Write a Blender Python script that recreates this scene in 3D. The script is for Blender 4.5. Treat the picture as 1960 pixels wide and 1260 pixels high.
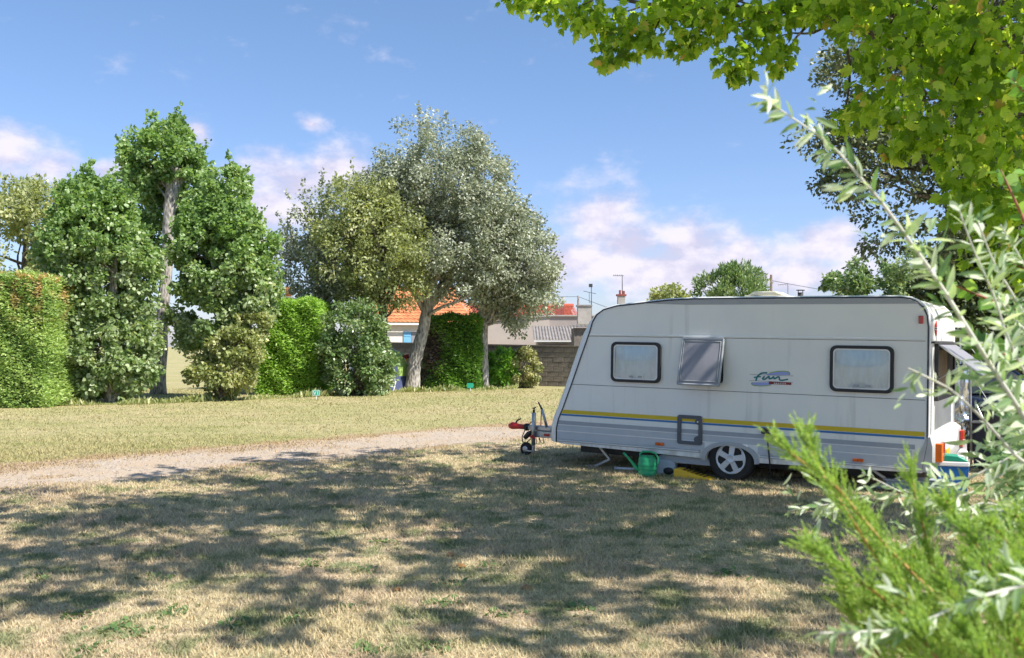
import bpy, bmesh, math, random
import numpy as np
from mathutils import Vector, Matrix, noise as mnoise

for o in list(bpy.data.objects):
    bpy.data.objects.remove(o)
SC = bpy.context.scene
COL = SC.collection
RNG = np.random.default_rng(11)
random.seed(5)
R = math.radians

# ------------------------------------------------------------------ camera
F_PX, EYE, TILT = 1793.0, 1.687, math.atan(33.2 / 1793.0)
cam_d = bpy.data.cameras.new('camera')
cam = bpy.data.objects.new('camera', cam_d)
COL.objects.link(cam)
cam_d.sensor_width = 36.0
cam_d.lens = 36.0 * F_PX / 1960.0
cam_d.clip_start, cam_d.clip_end = 0.05, 6000.0
cam.location = (0, 0, EYE)
cam.rotation_euler = (math.pi / 2 + TILT, 0, 0)
cam_d.dof.use_dof = True
cam_d.dof.focus_distance = 13.0
cam_d.dof.aperture_fstop = 5.6
SC.camera = cam

# ------------------------------------------------------------------ sky and sun
SUN = Vector((0.845, -0.535, 0)).normalized() * math.cos(R(51)) + Vector((0, 0, math.sin(R(51))))
sun_d = bpy.data.lights.new('sun', 'SUN')
sun_d.energy = 2.35
sun_d.angle = R(0.53)
sun_d.color = (1.0, 0.94, 0.84)
sun = bpy.data.objects.new('sun', sun_d)
COL.objects.link(sun)
sun.location = (20, -10, 30)
sun.rotation_euler = (-SUN).to_track_quat('-Z', 'Y').to_euler()

W = bpy.data.worlds.new('World')
SC.world = W
W.use_nodes = True
SC.view_settings.view_transform = 'Standard'
SC.view_settings.look = 'None'
SC.view_settings.gamma = 1.0
SC.view_settings.use_curve_mapping = False
SC.view_settings.exposure = 1.78


def pix(x, y, d):
    """world point at depth d (metres ahead of the camera) for a photograph pixel"""
    u, v = (x - 980) / F_PX, (630 - y) / F_PX
    c, s = math.cos(TILT), math.sin(TILT)
    r = Vector((u, c - s * v, s + c * v))
    return Vector((0, 0, EYE)) + r * (d / r.y)


def build_world():
    nt = W.node_tree
    nt.nodes.clear()
    N, L = nt.nodes.new, nt.links.new
    out = N('ShaderNodeOutputWorld')
    bg = N('ShaderNodeBackground')
    bg.inputs['Strength'].default_value = 0.15
    sky = N('ShaderNodeTexSky')
    sky.sky_type = 'NISHITA'
    sky.sun_disc = False
    sky.sun_elevation = R(51)
    sky.sun_rotation = math.atan2(SUN.x, SUN.y)
    sky.altitude = 0
    sky.air_density = 1.0
    sky.dust_density = 0.6
    sky.ozone_density = 2.0
    tc = N('ShaderNodeTexCoord')
    d = tc.outputs['Generated']

    def math_(op, a, b=None, c=None):
        m = N('ShaderNodeMath')
        m.operation = op
        for i, q in enumerate((a, b, c)):
            if q is None:
                continue
            if isinstance(q, (int, float)):
                m.inputs[i].default_value = q
            else:
                L(q, m.inputs[i])
        return m.outputs[0]

    def vm(op, a, b):
        m = N('ShaderNodeVectorMath')
        m.operation = op
        L(a, m.inputs[0])
        m.inputs[1].default_value = b
        return m.outputs['Value'] if op in ('LENGTH', 'DOT_PRODUCT') else m.outputs[0]

    blobs = [(10, 300, 95, 55), (95, 318, 75, 45), (-110, 300, 130, 70), (205, 330, 60, 30),
             (560, 345, 110, 70), (500, 400, 110, 80), (640, 330, 90, 55), (595, 238, 34, 22), (382, 252, 34, 34),
             (1135, 420, 100, 75), (1215, 455, 110, 60), (1310, 465, 110, 60), (1430, 495, 120, 45),
             (1590, 470, 70, 42), (1250, 520, 220, 50), (1500, 530, 200, 40), (1090, 500, 120, 70),
             (2300, 430, 220, 90), (-700, 420, 260, 110), (3100, 300, 400, 140)]
    acc = None
    for (x, y, rx, ry) in blobs:
        c = (pix(x, y, 1) - Vector((0, 0, EYE))).normalized()
        q = vm('SUBTRACT', d, tuple(c))
        q = vm('MULTIPLY', q, (F_PX / rx, F_PX / rx, F_PX / ry))
        m = N('ShaderNodeVectorMath'); m.operation = 'LENGTH'; L(q, m.inputs[0])
        v = math_('SUBTRACT', 1.55, m.outputs['Value'])
        acc = v if acc is None else math_('MAXIMUM', acc, v)
    acc = math_('MAXIMUM', acc, 0.0)

    def fbm(off, scale, detail=8, rough=0.58):
        q = vm('ADD', d, off)
        q = vm('MULTIPLY', q, (1, 1, 1.7))
        n = N('ShaderNodeTexNoise')
        n.inputs['Scale'].default_value = scale
        n.inputs['Detail'].default_value = detail
        n.inputs['Roughness'].default_value = rough
        L(q, n.inputs['Vector'])
        return n.outputs['Fac']
    n1 = fbm((0.31, 0.1, 0.2), 17.0)
    n2 = fbm((0.31 - 0.012, 0.1, 0.2 - 0.018), 17.0)
    wide = fbm((3.1, 1.7, 0.4), 4.0, 4)
    sep = N('ShaderNodeSeparateXYZ')
    L(d, sep.inputs[0])
    # low cloud belt near the horizon all the way round, plus the separate heaps
    belt = N('ShaderNodeMapRange'); belt.interpolation_type = 'SMOOTHSTEP'
    L(sep.outputs['Z'], belt.inputs['Value'])
    belt.inputs['From Min'].default_value = 0.15; belt.inputs['From Max'].default_value = 0.02
    belt.inputs['To Min'].default_value = 0.0; belt.inputs['To Max'].default_value = 1.0
    beltv = math_('MULTIPLY', belt.outputs[0], math_('MULTIPLY', wide, 1.0))
    dens = math_('ADD', math_('MULTIPLY', acc, 0.95), math_('MULTIPLY', math_('SUBTRACT', n1, 0.5), 2.6))
    dens = math_('ADD', dens, math_('MULTIPLY', beltv, 0.45))
    mr = N('ShaderNodeMapRange'); mr.interpolation_type = 'SMOOTHSTEP'
    L(dens, mr.inputs['Value'])
    mr.inputs['From Min'].default_value = 0.2; mr.inputs['From Max'].default_value = 1.35
    cov = math_('MULTIPLY', mr.outputs[0], 0.92)
    cov = math_('MULTIPLY', cov, math_('GREATER_THAN', sep.outputs['Z'], -0.02))
    lit = math_('ADD', math_('MULTIPLY', math_('SUBTRACT', n1, n2), 3.2), 0.5)
    ramp = N('ShaderNodeValToRGB')
    ramp.color_ramp.elements[0].position = 0.1
    ramp.color_ramp.elements[0].color = (1.4, 1.33, 1.7, 1)
    ramp.color_ramp.elements[1].position = 0.85
    ramp.color_ramp.elements[1].color = (1.98, 1.85, 2.08, 1)
    L(lit, ramp.inputs[0])
    # the blue of this photograph's sky: a touch more violet towards the horizon than the plain model
    hz = N('ShaderNodeMapRange')
    L(sep.outputs['Z'], hz.inputs['Value'])
    hz.inputs['From Min'].default_value = 0.0; hz.inputs['From Max'].default_value = 0.45
    tint = N('ShaderNodeMix'); tint.data_type = 'RGBA'
    L(hz.outputs[0], tint.inputs['Factor'])
    tint.inputs['A'].default_value = (0.26, 0.262, 0.345, 1)
    tint.inputs['B'].default_value = (0.29, 0.335, 0.36, 1)
    mul = N('ShaderNodeMix'); mul.data_type = 'RGBA'; mul.blend_type = 'MULTIPLY'
    mul.inputs['Factor'].default_value = 1.0
    L(sky.outputs[0], mul.inputs['A']); L(tint.outputs['Result'], mul.inputs['B'])
    mix = N('ShaderNodeMix'); mix.data_type = 'RGBA'
    L(cov, mix.inputs['Factor'])
    L(mul.outputs['Result'], mix.inputs['A'])
    L(ramp.outputs[0], mix.inputs['B'])
    L(mix.outputs['Result'], bg.inputs['Color'])
    L(bg.outputs[0], out.inputs['Surface'])


build_world()

# ------------------------------------------------------------------ helpers: materials


def new_mat(name):
    m = bpy.data.materials.new(name)
    m.use_nodes = True
    nt = m.node_tree
    b = nt.nodes['Principled BSDF']
    return m, nt, b


def pm(name, col, rough=0.6, metal=0.0, var=0.18, scale=6.0, bump=0.0, bscale=40.0, stretch=(1, 1, 1), alt=None, coat=0.0):
    """principled paint / plastic / stone with uneven colour and fine relief"""
    m, nt, b = new_mat(name)
    N, L = nt.nodes.new, nt.links.new
    tc = N('ShaderNodeTexCoord')
    mp = N('ShaderNodeMapping')
    mp.inputs['Scale'].default_value = stretch
    L(tc.outputs['Object'], mp.inputs['Vector'])
    n = N('ShaderNodeTexNoise')
    n.inputs['Scale'].default_value = scale
    n.inputs['Detail'].default_value = 6
    n.inputs['Roughness'].default_value = 0.6
    L(mp.outputs[0], n.inputs['Vector'])
    ra = N('ShaderNodeValToRGB')
    ra.color_ramp.elements[0].position = 0.3
    ra.color_ramp.elements[1].position = 0.7
    lo = alt if alt else tuple(c * (1 - var) for c in col)
    hi = tuple(min(1, c * (1 + var * 0.5)) for c in col)
    ra.color_ramp.elements[0].color = (*lo, 1)
    ra.color_ramp.elements[1].color = (*hi, 1)
    L(n.outputs['Fac'], ra.inputs[0])
    L(ra.outputs[0], b.inputs['Base Color'])
    b.inputs['Roughness'].default_value = rough
    b.inputs['Metallic'].default_value = metal
    b.inputs['Coat Weight'].default_value = coat
    if bump:
        n2 = N('ShaderNodeTexNoise')
        n2.inputs['Scale'].default_value = bscale
        n2.inputs['Detail'].default_value = 5
        L(mp.outputs[0], n2.inputs['Vector'])
        bp = N('ShaderNodeBump')
        bp.inputs['Strength'].default_value = bump
        bp.inputs['Distance'].default_value = 0.02
        L(n2.outputs['Fac'], bp.inputs['Height'])
        L(bp.outputs[0], b.inputs['Normal'])
    return m


def leafmat(name, stops, trans=0.3, tcol=None, rough=0.45, spec=0.4, patch=None):
    """leaf: per-leaf colour from the 'rnd' attribute; a share of the light passes through"""
    m, nt, b = new_mat(name)
    N, L = nt.nodes.new, nt.links.new
    at = N('ShaderNodeAttribute')
    at.attribute_name = 'rnd'
    ra = N('ShaderNodeValToRGB')
    e = ra.color_ramp.elements
    e[0].position, e[0].color = stops[0][0], (*stops[0][1], 1)
    e[1].position, e[1].color = stops[-1][0], (*stops[-1][1], 1)
    for p, c in stops[1:-1]:
        q = e.new(p)
        q.color = (*c, 1)
    L(at.outputs['Fac'], ra.inputs[0])
    colr = ra.outputs[0]
    if patch:
        pc, zmin, zmax, sc = patch
        geo = N('ShaderNodeNewGeometry')
        nz = N('ShaderNodeTexNoise')
        nz.inputs['Scale'].default_value = sc
        nz.inputs['Detail'].default_value = 7
        L(geo.outputs['Position'], nz.inputs['Vector'])
        mr = N('ShaderNodeMapRange')
        mr.inputs['From Min'].default_value, mr.inputs['From Max'].default_value = 0.525, 0.57
        mr.inputs['To Max'].default_value = .75
        L(nz.outputs['Fac'], mr.inputs['Value'])
        sp = N('ShaderNodeSeparateXYZ')
        L(geo.outputs['Position'], sp.inputs[0])
        mz = N('ShaderNodeMapRange')
        mz.inputs['From Min'].default_value, mz.inputs['From Max'].default_value = zmin, zmax
        L(sp.outputs['Z'], mz.inputs['Value'])
        mu = N('ShaderNodeMath'); mu.operation = 'MULTIPLY'
        L(mr.outputs[0], mu.inputs[0]); L(mz.outputs[0], mu.inputs[1])
        mx = N('ShaderNodeMix'); mx.data_type = 'RGBA'
        L(mu.outputs[0], mx.inputs['Factor'])
        L(colr, mx.inputs['A']); mx.inputs['B'].default_value = (*pc, 1)
        colr = mx.outputs['Result']
    L(colr, b.inputs['Base Color'])
    b.inputs['Roughness'].default_value = rough
    b.inputs['Specular IOR Level'].default_value = spec
    tr = N('ShaderNodeBsdfTranslucent')
    hs = N('ShaderNodeMix'); hs.data_type = 'RGBA'; hs.blend_type = 'MULTIPLY'
    hs.inputs['Factor'].default_value = 1.0
    L(colr, hs.inputs['A'])
    hs.inputs['B'].default_value = (*(tcol or (1.9, 1.9, 0.9)), 1)
    L(hs.outputs['Result'], tr.inputs['Color'])
    mx = N('ShaderNodeMixShader')
    mx.inputs[0].default_value = trans
    L(b.outputs[0], mx.inputs[1])
    L(tr.outputs[0], mx.inputs[2])
    L(mx.outputs[0], nt.nodes['Material Output'].inputs['Surface'])
    return m


# ------------------------------------------------------------------ helpers: objects and meshes


def tag(o, label=None, cat=None, group=None, kind=None):
    if label: o['label'] = label
    if cat: o['category'] = cat
    if group: o['group'] = group
    if kind: o['kind'] = kind
    return o


def thing(name, label, cat, loc=(0, 0, 0), rz=0.0, group=None):
    o = bpy.data.objects.new(name, None)
    COL.objects.link(o)
    o.location = loc
    o.rotation_euler = (0, 0, rz)
    o.empty_display_size = 0.2
    return tag(o, label, cat, group)


def link(name, me, mat, parent=None):
    o = bpy.data.objects.new(name, me)
    COL.objects.link(o)
    if mat is not None and not me.materials:
        for q in (mat if isinstance(mat, (list, tuple)) else [mat]):
            me.materials.append(q)
    if parent is not None:
        o.parent = parent
    return o


def copy_tree(o, parent=None):
    c = o.copy()
    COL.objects.link(c)
    c.parent = parent
    for ch in [x for x in bpy.data.objects if x.parent == o]:
        copy_tree(ch, c)
    return c


class MB:
    def __init__(self):
        self.v, self.f = [], []

    def add(self, vs, fs):
        n = len(self.v)
        self.v += [tuple(p) for p in vs]
        self.f += [tuple(i + n for i in q) for q in fs]
        return self

    def box(self, x0, x1, y0, y1, z0, z1):
        vs = [(x, y, z) for x in (x0, x1) for y in (y0, y1) for z in (z0, z1)]
        return self.add(vs, [(0, 1, 3, 2), (4, 6, 7, 5), (0, 4, 5, 1), (2, 3, 7, 6), (0, 2, 6, 4), (1, 5, 7, 3)])

    def bar(self, a, b, w, h, up=(0, 0, 1)):
        a, b = Vector(a), Vector(b)
        d = (b - a).normalized()
        s = d.cross(Vector(up))
        if s.length < 1e-4: s = d.cross(Vector((1, 0, 0)))
        s.normalize()
        u = s.cross(d)
        vs = [p + s * (i * w / 2) + u * (j * h / 2) for p in (a, b) for i in (-1, 1) for j in (-1, 1)]
        return self.add(vs, [(0, 1, 3, 2), (4, 6, 7, 5), (0, 4, 5, 1), (2, 3, 7, 6), (0, 2, 6, 4), (1, 5, 7, 3)])

    def tube(self, pts, r, n=8, caps=True):
        pts = [Vector(p) for p in pts]
        rs = r if isinstance(r, (list, tuple)) else [r] * len(pts)
        base = len(self.v)
        prev = None
        for i, p in enumerate(pts):
            t = (pts[min(i + 1, len(pts) - 1)] - pts[max(i - 1, 0)]).normalized()
            if prev is None:
                a = t.cross(Vector((0, 0, 1)))
                if a.length < 0.05: a = t.cross(Vector((1, 0, 0)))
            else:
                a = prev - t * prev.dot(t)
            a.normalize()
            prev = a
            b = t.cross(a)
            for k in range(n):
                q = 2 * math.pi * k / n
                self.v.append(tuple(p + (a * math.cos(q) + b * math.sin(q)) * rs[i]))
        for i in range(len(pts) - 1):
            for k in range(n):
                a0 = base + i * n + k
                a1 = base + i * n + (k + 1) % n
                self.f.append((a0, a1, a1 + n, a0 + n))
        if caps:
            self.f.append(tuple(base + k for k in range(n))[::-1])
            self.f.append(tuple(base + (len(pts) - 1) * n + k for k in range(n)))
        return self

    def prism(self, poly, fn, t0, t1):
        n = len(poly)
        vs = [fn(a, b, t0) for a, b in poly] + [fn(a, b, t1) for a, b in poly]
        fs = [tuple(range(n))[::-1], tuple(range(n, 2 * n))]
        fs += [(i, (i + 1) % n, n + (i + 1) % n, n + i) for i in range(n)]
        return self.add(vs, fs)

    def lathe(self, prof, c=(0, 0, 0), n=24, axis='z', sx=1.0, sy=1.0):
        base = len(self.v)
        for (r, h) in prof:
            for k in range(n):
                q = 2 * math.pi * k / n
                a, b = r * math.cos(q) * sx, r * math.sin(q) * sy
                p = (a, b, h) if axis == 'z' else (a, h, b)
                self.v.append((c[0] + p[0], c[1] + p[1], c[2] + p[2]))
        for i in range(len(prof) - 1):
            for k in range(n):
                a0 = base + i * n + k
                a1 = base + i * n + (k + 1) % n
                self.f.append((a0, a1, a1 + n, a0 + n))
        self.f.append(tuple(base + k for k in range(n))[::-1])
        self.f.append(tuple(base + (len(prof) - 1) * n + k for k in range(n)))
        return self

    def grid(self, nu, nv, fn):
        base = len(self.v)
        for j in range(nv + 1):
            for i in range(nu + 1):
                self.v.append(tuple(fn(i / nu, j / nv)))
        for j in range(nv):
            for i in range(nu):
                a = base + j * (nu + 1) + i
                self.f.append((a, a + 1, a + nu + 2, a + nu + 1))
        return self

    def ring(self, outer, inner, y0, y1):
        """frame between two loops of (x, z) points, from y0 (front) to y1"""
        n = len(outer)
        vs = [(a, y0, b) for a, b in outer] + [(a, y0, b) for a, b in inner] + \
             [(a, y1, b) for a, b in outer] + [(a, y1, b) for a, b in inner]
        fs = []
        for i in range(n):
            j = (i + 1) % n
            fs += [(i, j, n + j, n + i), (2 * n + i, 3 * n + i, 3 * n + j, 2 * n + j),
                   (i, 2 * n + i, 2 * n + j, j), (n + i, n + j, 3 * n + j, 3 * n + i)]
        return self.add(vs, fs)

    def build(self, name, mat, parent=None, smooth=False, bevel=0.0, seg=2, auto=None):
        me = bpy.data.meshes.new(name)
        me.from_pydata(self.v, [], self.f)
        bm = bmesh.new()
        bm.from_mesh(me)
        bmesh.ops.recalc_face_normals(bm, faces=bm.faces)
        bm.to_mesh(me)
        bm.free()
        if smooth:
            me.polygons.foreach_set('use_smooth', [True] * len(me.polygons))
            if auto: me.set_sharp_from_angle(angle=R(auto))
        me.update()
        o = link(name, me, mat, parent)
        if bevel:
            md = o.modifiers.new('Bevel', 'BEVEL')
            md.width = bevel
            md.segments = seg
            md.limit_method = 'ANGLE'
            md.angle_limit = R(40)
        return o


def rrect(cx, cz, w, h, r, n=5):
    pts = []
    for (sx, sz, a0) in ((1, 1, 0), (-1, 1, 90), (-1, -1, 180), (1, -1, 270)):
        for k in range(n + 1):
            a = R(a0 + 90 * k / n)
            pts.append((cx + sx * (w / 2 - r) + r * math.cos(a), cz + sz * (h / 2 - r) + r * math.sin(a)))
    return pts


def text_mesh(name, body, size, mat, parent, align='CENTER', spacing=1.0, offset=0.0, shear=0.0):
    cu = bpy.data.curves.new(name, 'FONT')
    cu.body, cu.size, cu.align_x, cu.extrude = body, size, align, .0008
    cu.space_character, cu.offset, cu.shear = spacing, offset, shear
    tmp = bpy.data.objects.new(name + '_curve', cu)
    COL.objects.link(tmp)
    bpy.context.view_layer.update()
    me = bpy.data.meshes.new_from_object(tmp.evaluated_get(bpy.context.evaluated_depsgraph_get()))
    bpy.data.objects.remove(tmp)
    bpy.data.curves.remove(cu)
    me.name = name
    me.materials.clear()
    return link(name, me, mat, parent)


def np_mesh(name, V, idx, per, mat, parent=None, rnd=None, smooth=False):
    """V (n,3), idx (faces, per) -> object; rnd is one value a face"""
    me = bpy.data.meshes.new(name)
    nf = len(idx)
    me.vertices.add(len(V))
    me.vertices.foreach_set('co', np.ascontiguousarray(V, dtype=np.float32).ravel())
    me.loops.add(nf * per)
    me.loops.foreach_set('vertex_index', np.ascontiguousarray(idx, dtype=np.int32).ravel())
    me.polygons.add(nf)
    me.polygons.foreach_set('loop_start', np.arange(0, nf * per, per, dtype=np.int32))
    if smooth:
        me.polygons.foreach_set('use_smooth', np.ones(nf, dtype=bool))
    if rnd is not None:
        a = me.attributes.new('rnd', 'FLOAT', 'FACE')
        a.data.foreach_set('value', np.ascontiguousarray(rnd, dtype=np.float32))
    me.update(calc_edges=True)
    return link(name, me, mat, parent)


def unit(a):
    return a / np.maximum(np.linalg.norm(a, axis=1, keepdims=True), 1e-9)


def rdir(n, rng=None):
    rng = rng or RNG
    return unit(rng.normal(size=(n, 3)))


# leaf outlines, unit length along +y, z is out of the blade; faces of equal size
T_KITE = (np.array([(0, 0, 0), (.30, .42, .05), (0, 1, 0), (-.30, .42, .05)]), np.array([(0, 1, 2, 3)]))
T_HEART = (np.array([(0, 0, 0), (.42, .22, .07), (.34, .62, .05), (0, 1, -.04), (-.34, .62, .05), (-.42, .22, .07)]),
           np.array([(0, 1, 2, 3), (0, 3, 4, 5)]))
T_NEEDLE = (np.array([(-.07, 0, 0), (.07, 0, 0), (.02, 1, .0)]), np.array([(0, 1, 2)]))
T_SPRAY = (np.array([(0, 0, 0), (.16, .4, .03), (.02, 1, 0), (-.14, .45, -.03)]), np.array([(0, 1, 2, 3)]))


def maple_template():
    lob = [(0.0, 0.0), (.10, -.04), (.34, .02), (.30, .14), (.52, .30), (.36, .34), (.46, .62), (.26, .56),
           (.18, .74), (.0, 1.0)]
    pts = lob + [(-x, y) for x, y in lob[-2:0:-1]]
    V = [(x, y, -.42 * abs(x) + .12 * math.sin(y * 3) - .22 * y * y + .05 * math.sin(x * 11)) for x, y in pts]
    V.append((0, .36, .10))
    n = len(pts)
    return np.array(V), np.array([(n, i, (i + 1) % n) for i in range(n)])


def lance_template():
    rows = [(0, .012), (.14, .075), (.34, .125), (.58, .125), (.8, .08), (1.0, .008)]
    V, Fc = [], []
    for i, (y, w) in enumerate(rows):
        z = -.22 * y * y
        V += [(-w, y, z + .25 * w), (0, y, z), (w, y, z + .25 * w)]
        if i:
            b = (i - 1) * 3
            Fc += [(b, b + 1, b + 4, b + 3), (b + 1, b + 2, b + 5, b + 4)]
    return np.array(V), np.array(Fc)


T_MAPLE = maple_template()
T_LANCE = lance_template()


def leaves_arrays(C, axis, nrm, size, tmpl, rng=None):
    V0, F0 = tmpl
    axis = unit(axis)
    nrm = unit(nrm - axis * np.sum(nrm * axis, 1, keepdims=True))
    side = np.cross(axis, nrm)
    s = np.asarray(size).reshape(-1, 1, 1)
    V = C[:, None, :] + s * (V0[None, :, 0, None] * side[:, None, :] + V0[None, :, 1, None] * axis[:, None, :] +
                             V0[None, :, 2, None] * nrm[:, None, :])
    k = len(V0)
    idx = (np.arange(len(C)) * k)[:, None, None] + F0[None]
    return V.reshape(-1, 3), idx.reshape(-1, F0.shape[1]), F0.shape[0]


def leaf_obj(name, C, axis, nrm, size, tmpl, mat, parent, rnd=None, kind=None):
    V, idx, nf = leaves_arrays(C, axis, nrm, size, tmpl)
    if rnd is None: rnd = RNG.random(len(C))
    o = np_mesh(name, V, idx, idx.shape[1], mat, parent, np.repeat(rnd, nf))
    if kind: o['kind'] = kind
    return o


def clump_centres(ell, n, lo=0.45, rng=None):
    """clump centres inside a list of ellipsoids ((cx,cy,cz),(rx,ry,rz)), more of them near the skin"""
    rng = rng or RNG
    vol = np.array([np.prod(e[1]) ** 0.75 for e in ell])
    out, od = [], []
    for e, m in zip(ell, np.maximum(1, (n * vol / vol.sum()).astype(int))):
        d = rdir(m, rng)
        r = lo + (1 - lo) * rng.random(m) ** 0.6
        out.append(np.array(e[0]) + d * np.array(e[1]) * r[:, None])
        od.append(d)
    return np.vstack(out), np.vstack(od)


def clump_leaves(cc, od, per, rad, droop=0.3, up=0.5, rng=None):
    rng = rng or RNG
    m = len(cc)
    n = m * per
    ci = np.repeat(np.arange(m), per)
    d = rdir(n, rng)
    rr = np.repeat(rad * (0.65 + 0.7 * rng.random(m)), per)
    P = cc[ci] + d * (rr * rng.random(n) ** 0.45)[:, None] * np.array((1, 1, .8))
    axis = rdir(n, rng) * 0.8 + d * 0.5 + od[ci] * 0.4 + np.array((0, 0, -droop))
    nrm = rdir(n, rng) * 0.75 + d * 0.4 + np.array((0, 0, up))
    tint = np.clip(rng.normal(0.5, 0.2, n) + np.repeat(rng.normal(0, .13, m), per), 0, 1)
    return P, axis, nrm, tint


def bend(a, b, k, amp, rng=random):
    """wandering polyline from a to b"""
    a, b = Vector(a), Vector(b)
    L = (b - a).length
    pts = []
    ph = [rng.uniform(0, 6.28) for _ in range(3)]
    for i in range(k + 1):
        t = i / k
        w = math.sin(math.pi * t) * amp * L
        pts.append(a.lerp(b, t) + Vector((math.sin(ph[0] + 4 * t), math.sin(ph[1] + 4 * t), .6 * math.sin(ph[2] + 5 * t))) * w)
    return pts


# ------------------------------------------------------------------ materials
def bark(name, a, b):
    m, nt, p = new_mat(name)
    N, L = nt.nodes.new, nt.links.new
    tc = N('ShaderNodeTexCoord')
    mp = N('ShaderNodeMapping'); mp.inputs['Scale'].default_value = (6, 6, 1.6)
    L(tc.outputs['Object'], mp.inputs['Vector'])
    n = N('ShaderNodeTexNoise'); n.inputs['Scale'].default_value = 2.2; n.inputs['Detail'].default_value = 8
    n.inputs['Roughness'].default_value = .7
    L(mp.outputs[0], n.inputs['Vector'])
    v = N('ShaderNodeTexVoronoi'); v.inputs['Scale'].default_value = 3.0
    L(mp.outputs[0], v.inputs['Vector'])
    mu = N('ShaderNodeMath'); mu.operation = 'MULTIPLY'
    L(n.outputs['Fac'], mu.inputs[0]); L(v.outputs['Distance'], mu.inputs[1])
    r = N('ShaderNodeValToRGB')
    r.color_ramp.elements[0].position = .08; r.color_ramp.elements[0].color = (*a, 1)
    r.color_ramp.elements[1].position = .38; r.color_ramp.elements[1].color = (*b, 1)
    L(mu.outputs[0], r.inputs[0])
    L(r.outputs[0], p.inputs['Base Color'])
    p.inputs['Roughness'].default_value = .9
    bp = N('ShaderNodeBump'); bp.inputs['Strength'].default_value = .8; bp.inputs['Distance'].default_value = .04
    L(mu.outputs[0], bp.inputs['Height']); L(bp.outputs[0], p.inputs['Normal'])
    return m


BARK_PALE = bark('bark_pale', (.14, .125, .11), (.50, .46, .42))
BARK_DARK = bark('bark_dark', (.035, .03, .025), (.14, .115, .09))
L_POPLAR = leafmat('leaf_black_poplar', [(0, (.10, .18, .05)), (.5, (.21, .33, .11)), (.8, (.31, .42, .19)), (1, (.44, .51, .33))], .35, rough=.4)
L_MIXED = leafmat('leaf_poplar_silvered', [(0, (.10, .165, .06)), (.4, (.21, .30, .12)), (.7, (.34, .41, .23)), (1, (.52, .57, .40))], .3)
L_YELLOWISH = leafmat('leaf_poplar_yellowed', [(0, (.13, .17, .06)), (.5, (.28, .32, .12)), (1, (.58, .56, .32))], .3)
L_SILVER = leafmat('leaf_white_poplar', [(0, (.12, .15, .085)), (.38, (.27, .31, .20)), (.65, (.39, .42, .33)), (1, (.62, .645, .56))], .25, (1.4, 1.4, 1.0))
L_OAK = leafmat('leaf_oak_olive', [(0, (.13, .165, .07)), (.5, (.28, .32, .14)), (.85, (.42, .44, .23)), (1, (.62, .61, .40))], .32)
L_DARK = leafmat('leaf_dark', [(0, (.03, .05, .018)), (.6, (.075, .105, .035)), (1, (.17, .20, .08))], .25)
L_GREYDARK = leafmat('leaf_grey_poplar', [(0, (.04, .06, .03)), (.5, (.10, .13, .065)), (.8, (.22, .25, .16)), (1, (.50, .53, .44))], .25)
L_LAUREL = leafmat('leaf_laurel', [(0, (.06, .11, .04)), (.5, (.15, .24, .08)), (1, (.48, .54, .36))], .25, rough=.3)
L_HEDGE = leafmat('leaf_thuja', [(0, (.10, .20, .025)), (.5, (.25, .43, .06)), (1, (.46, .62, .17))], .32)
L_HEDGE_RED = leafmat('leaf_thuja_scorched', [(0, (.12, .21, .05)), (.5, (.29, .42, .12)), (1, (.54, .63, .26))], .32, patch=((.56, .33, .18), 2.0, 3.3, 3.2))

L_HEDGE_OLD = leafmat('leaf_thuja_bare', [(0, (.04, .10, .015)), (.5, (.12, .26, .03)), (1, (.28, .46, .08))], .28)
L_BRIGHT = leafmat('leaf_bright', [(0, (.10, .24, .03)), (1, (.26, .48, .08))], .35)
L_VARIEG = leafmat('leaf_variegated', [(0, (.10, .14, .05)), (.5, (.26, .28, .11)), (1, (.62, .57, .33))], .25)
L_MAPLE = leafmat('leaf_maple', [(0, (.08, .15, .02)), (.3, (.17, .29, .035)), (.7, (.28, .42, .06)), (.96, (.42, .52, .12)), (1, (.42, .28, .11))], .6, (2.3, 2.1, .8), rough=.45)
L_WILLOW = leafmat('leaf_silver_shrub', [(0, (.12, .22, .085)), (.3, (.25, .35, .16)), (.6, (.46, .53, .38)), (1, (.76, .79, .70))], .35, (1.3, 1.5, .7))
L_TAMARISK = leafmat('leaf_tamarisk', [(0, (.16, .29, .055)), (.5, (.33, .48, .115)), (.88, (.48, .60, .20)), (1, (.54, .48, .22))], .44, (1.2, 1.25, .6))
L_RED = leafmat('leaf_glossy_small', [(0, (.07, .16, .04)), (.6, (.16, .32, .06)), (1, (.34, .5, .14))], .35, rough=.25)
L_DEAD = leafmat('dead_thuja_twigs', [(0, (.05, .04, .03)), (.5, (.15, .11, .085)), (.85, (.30, .24, .19)), (1, (.16, .22, .06))], .1)
TWIG = pm('twig_dark', (.045, .035, .025), .9, bump=.6, bscale=12, scale=4, var=.5)
STEM_SILVER = pm('stem_silver', (.55, .54, .47), .7, var=.3)
STEM_RED = pm('stem_red', (.33, .11, .06), .6, var=.4)
STEM_ORANGE = pm('stem_orange', (.42, .26, .08), .6, var=.5, scale=30)


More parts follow.
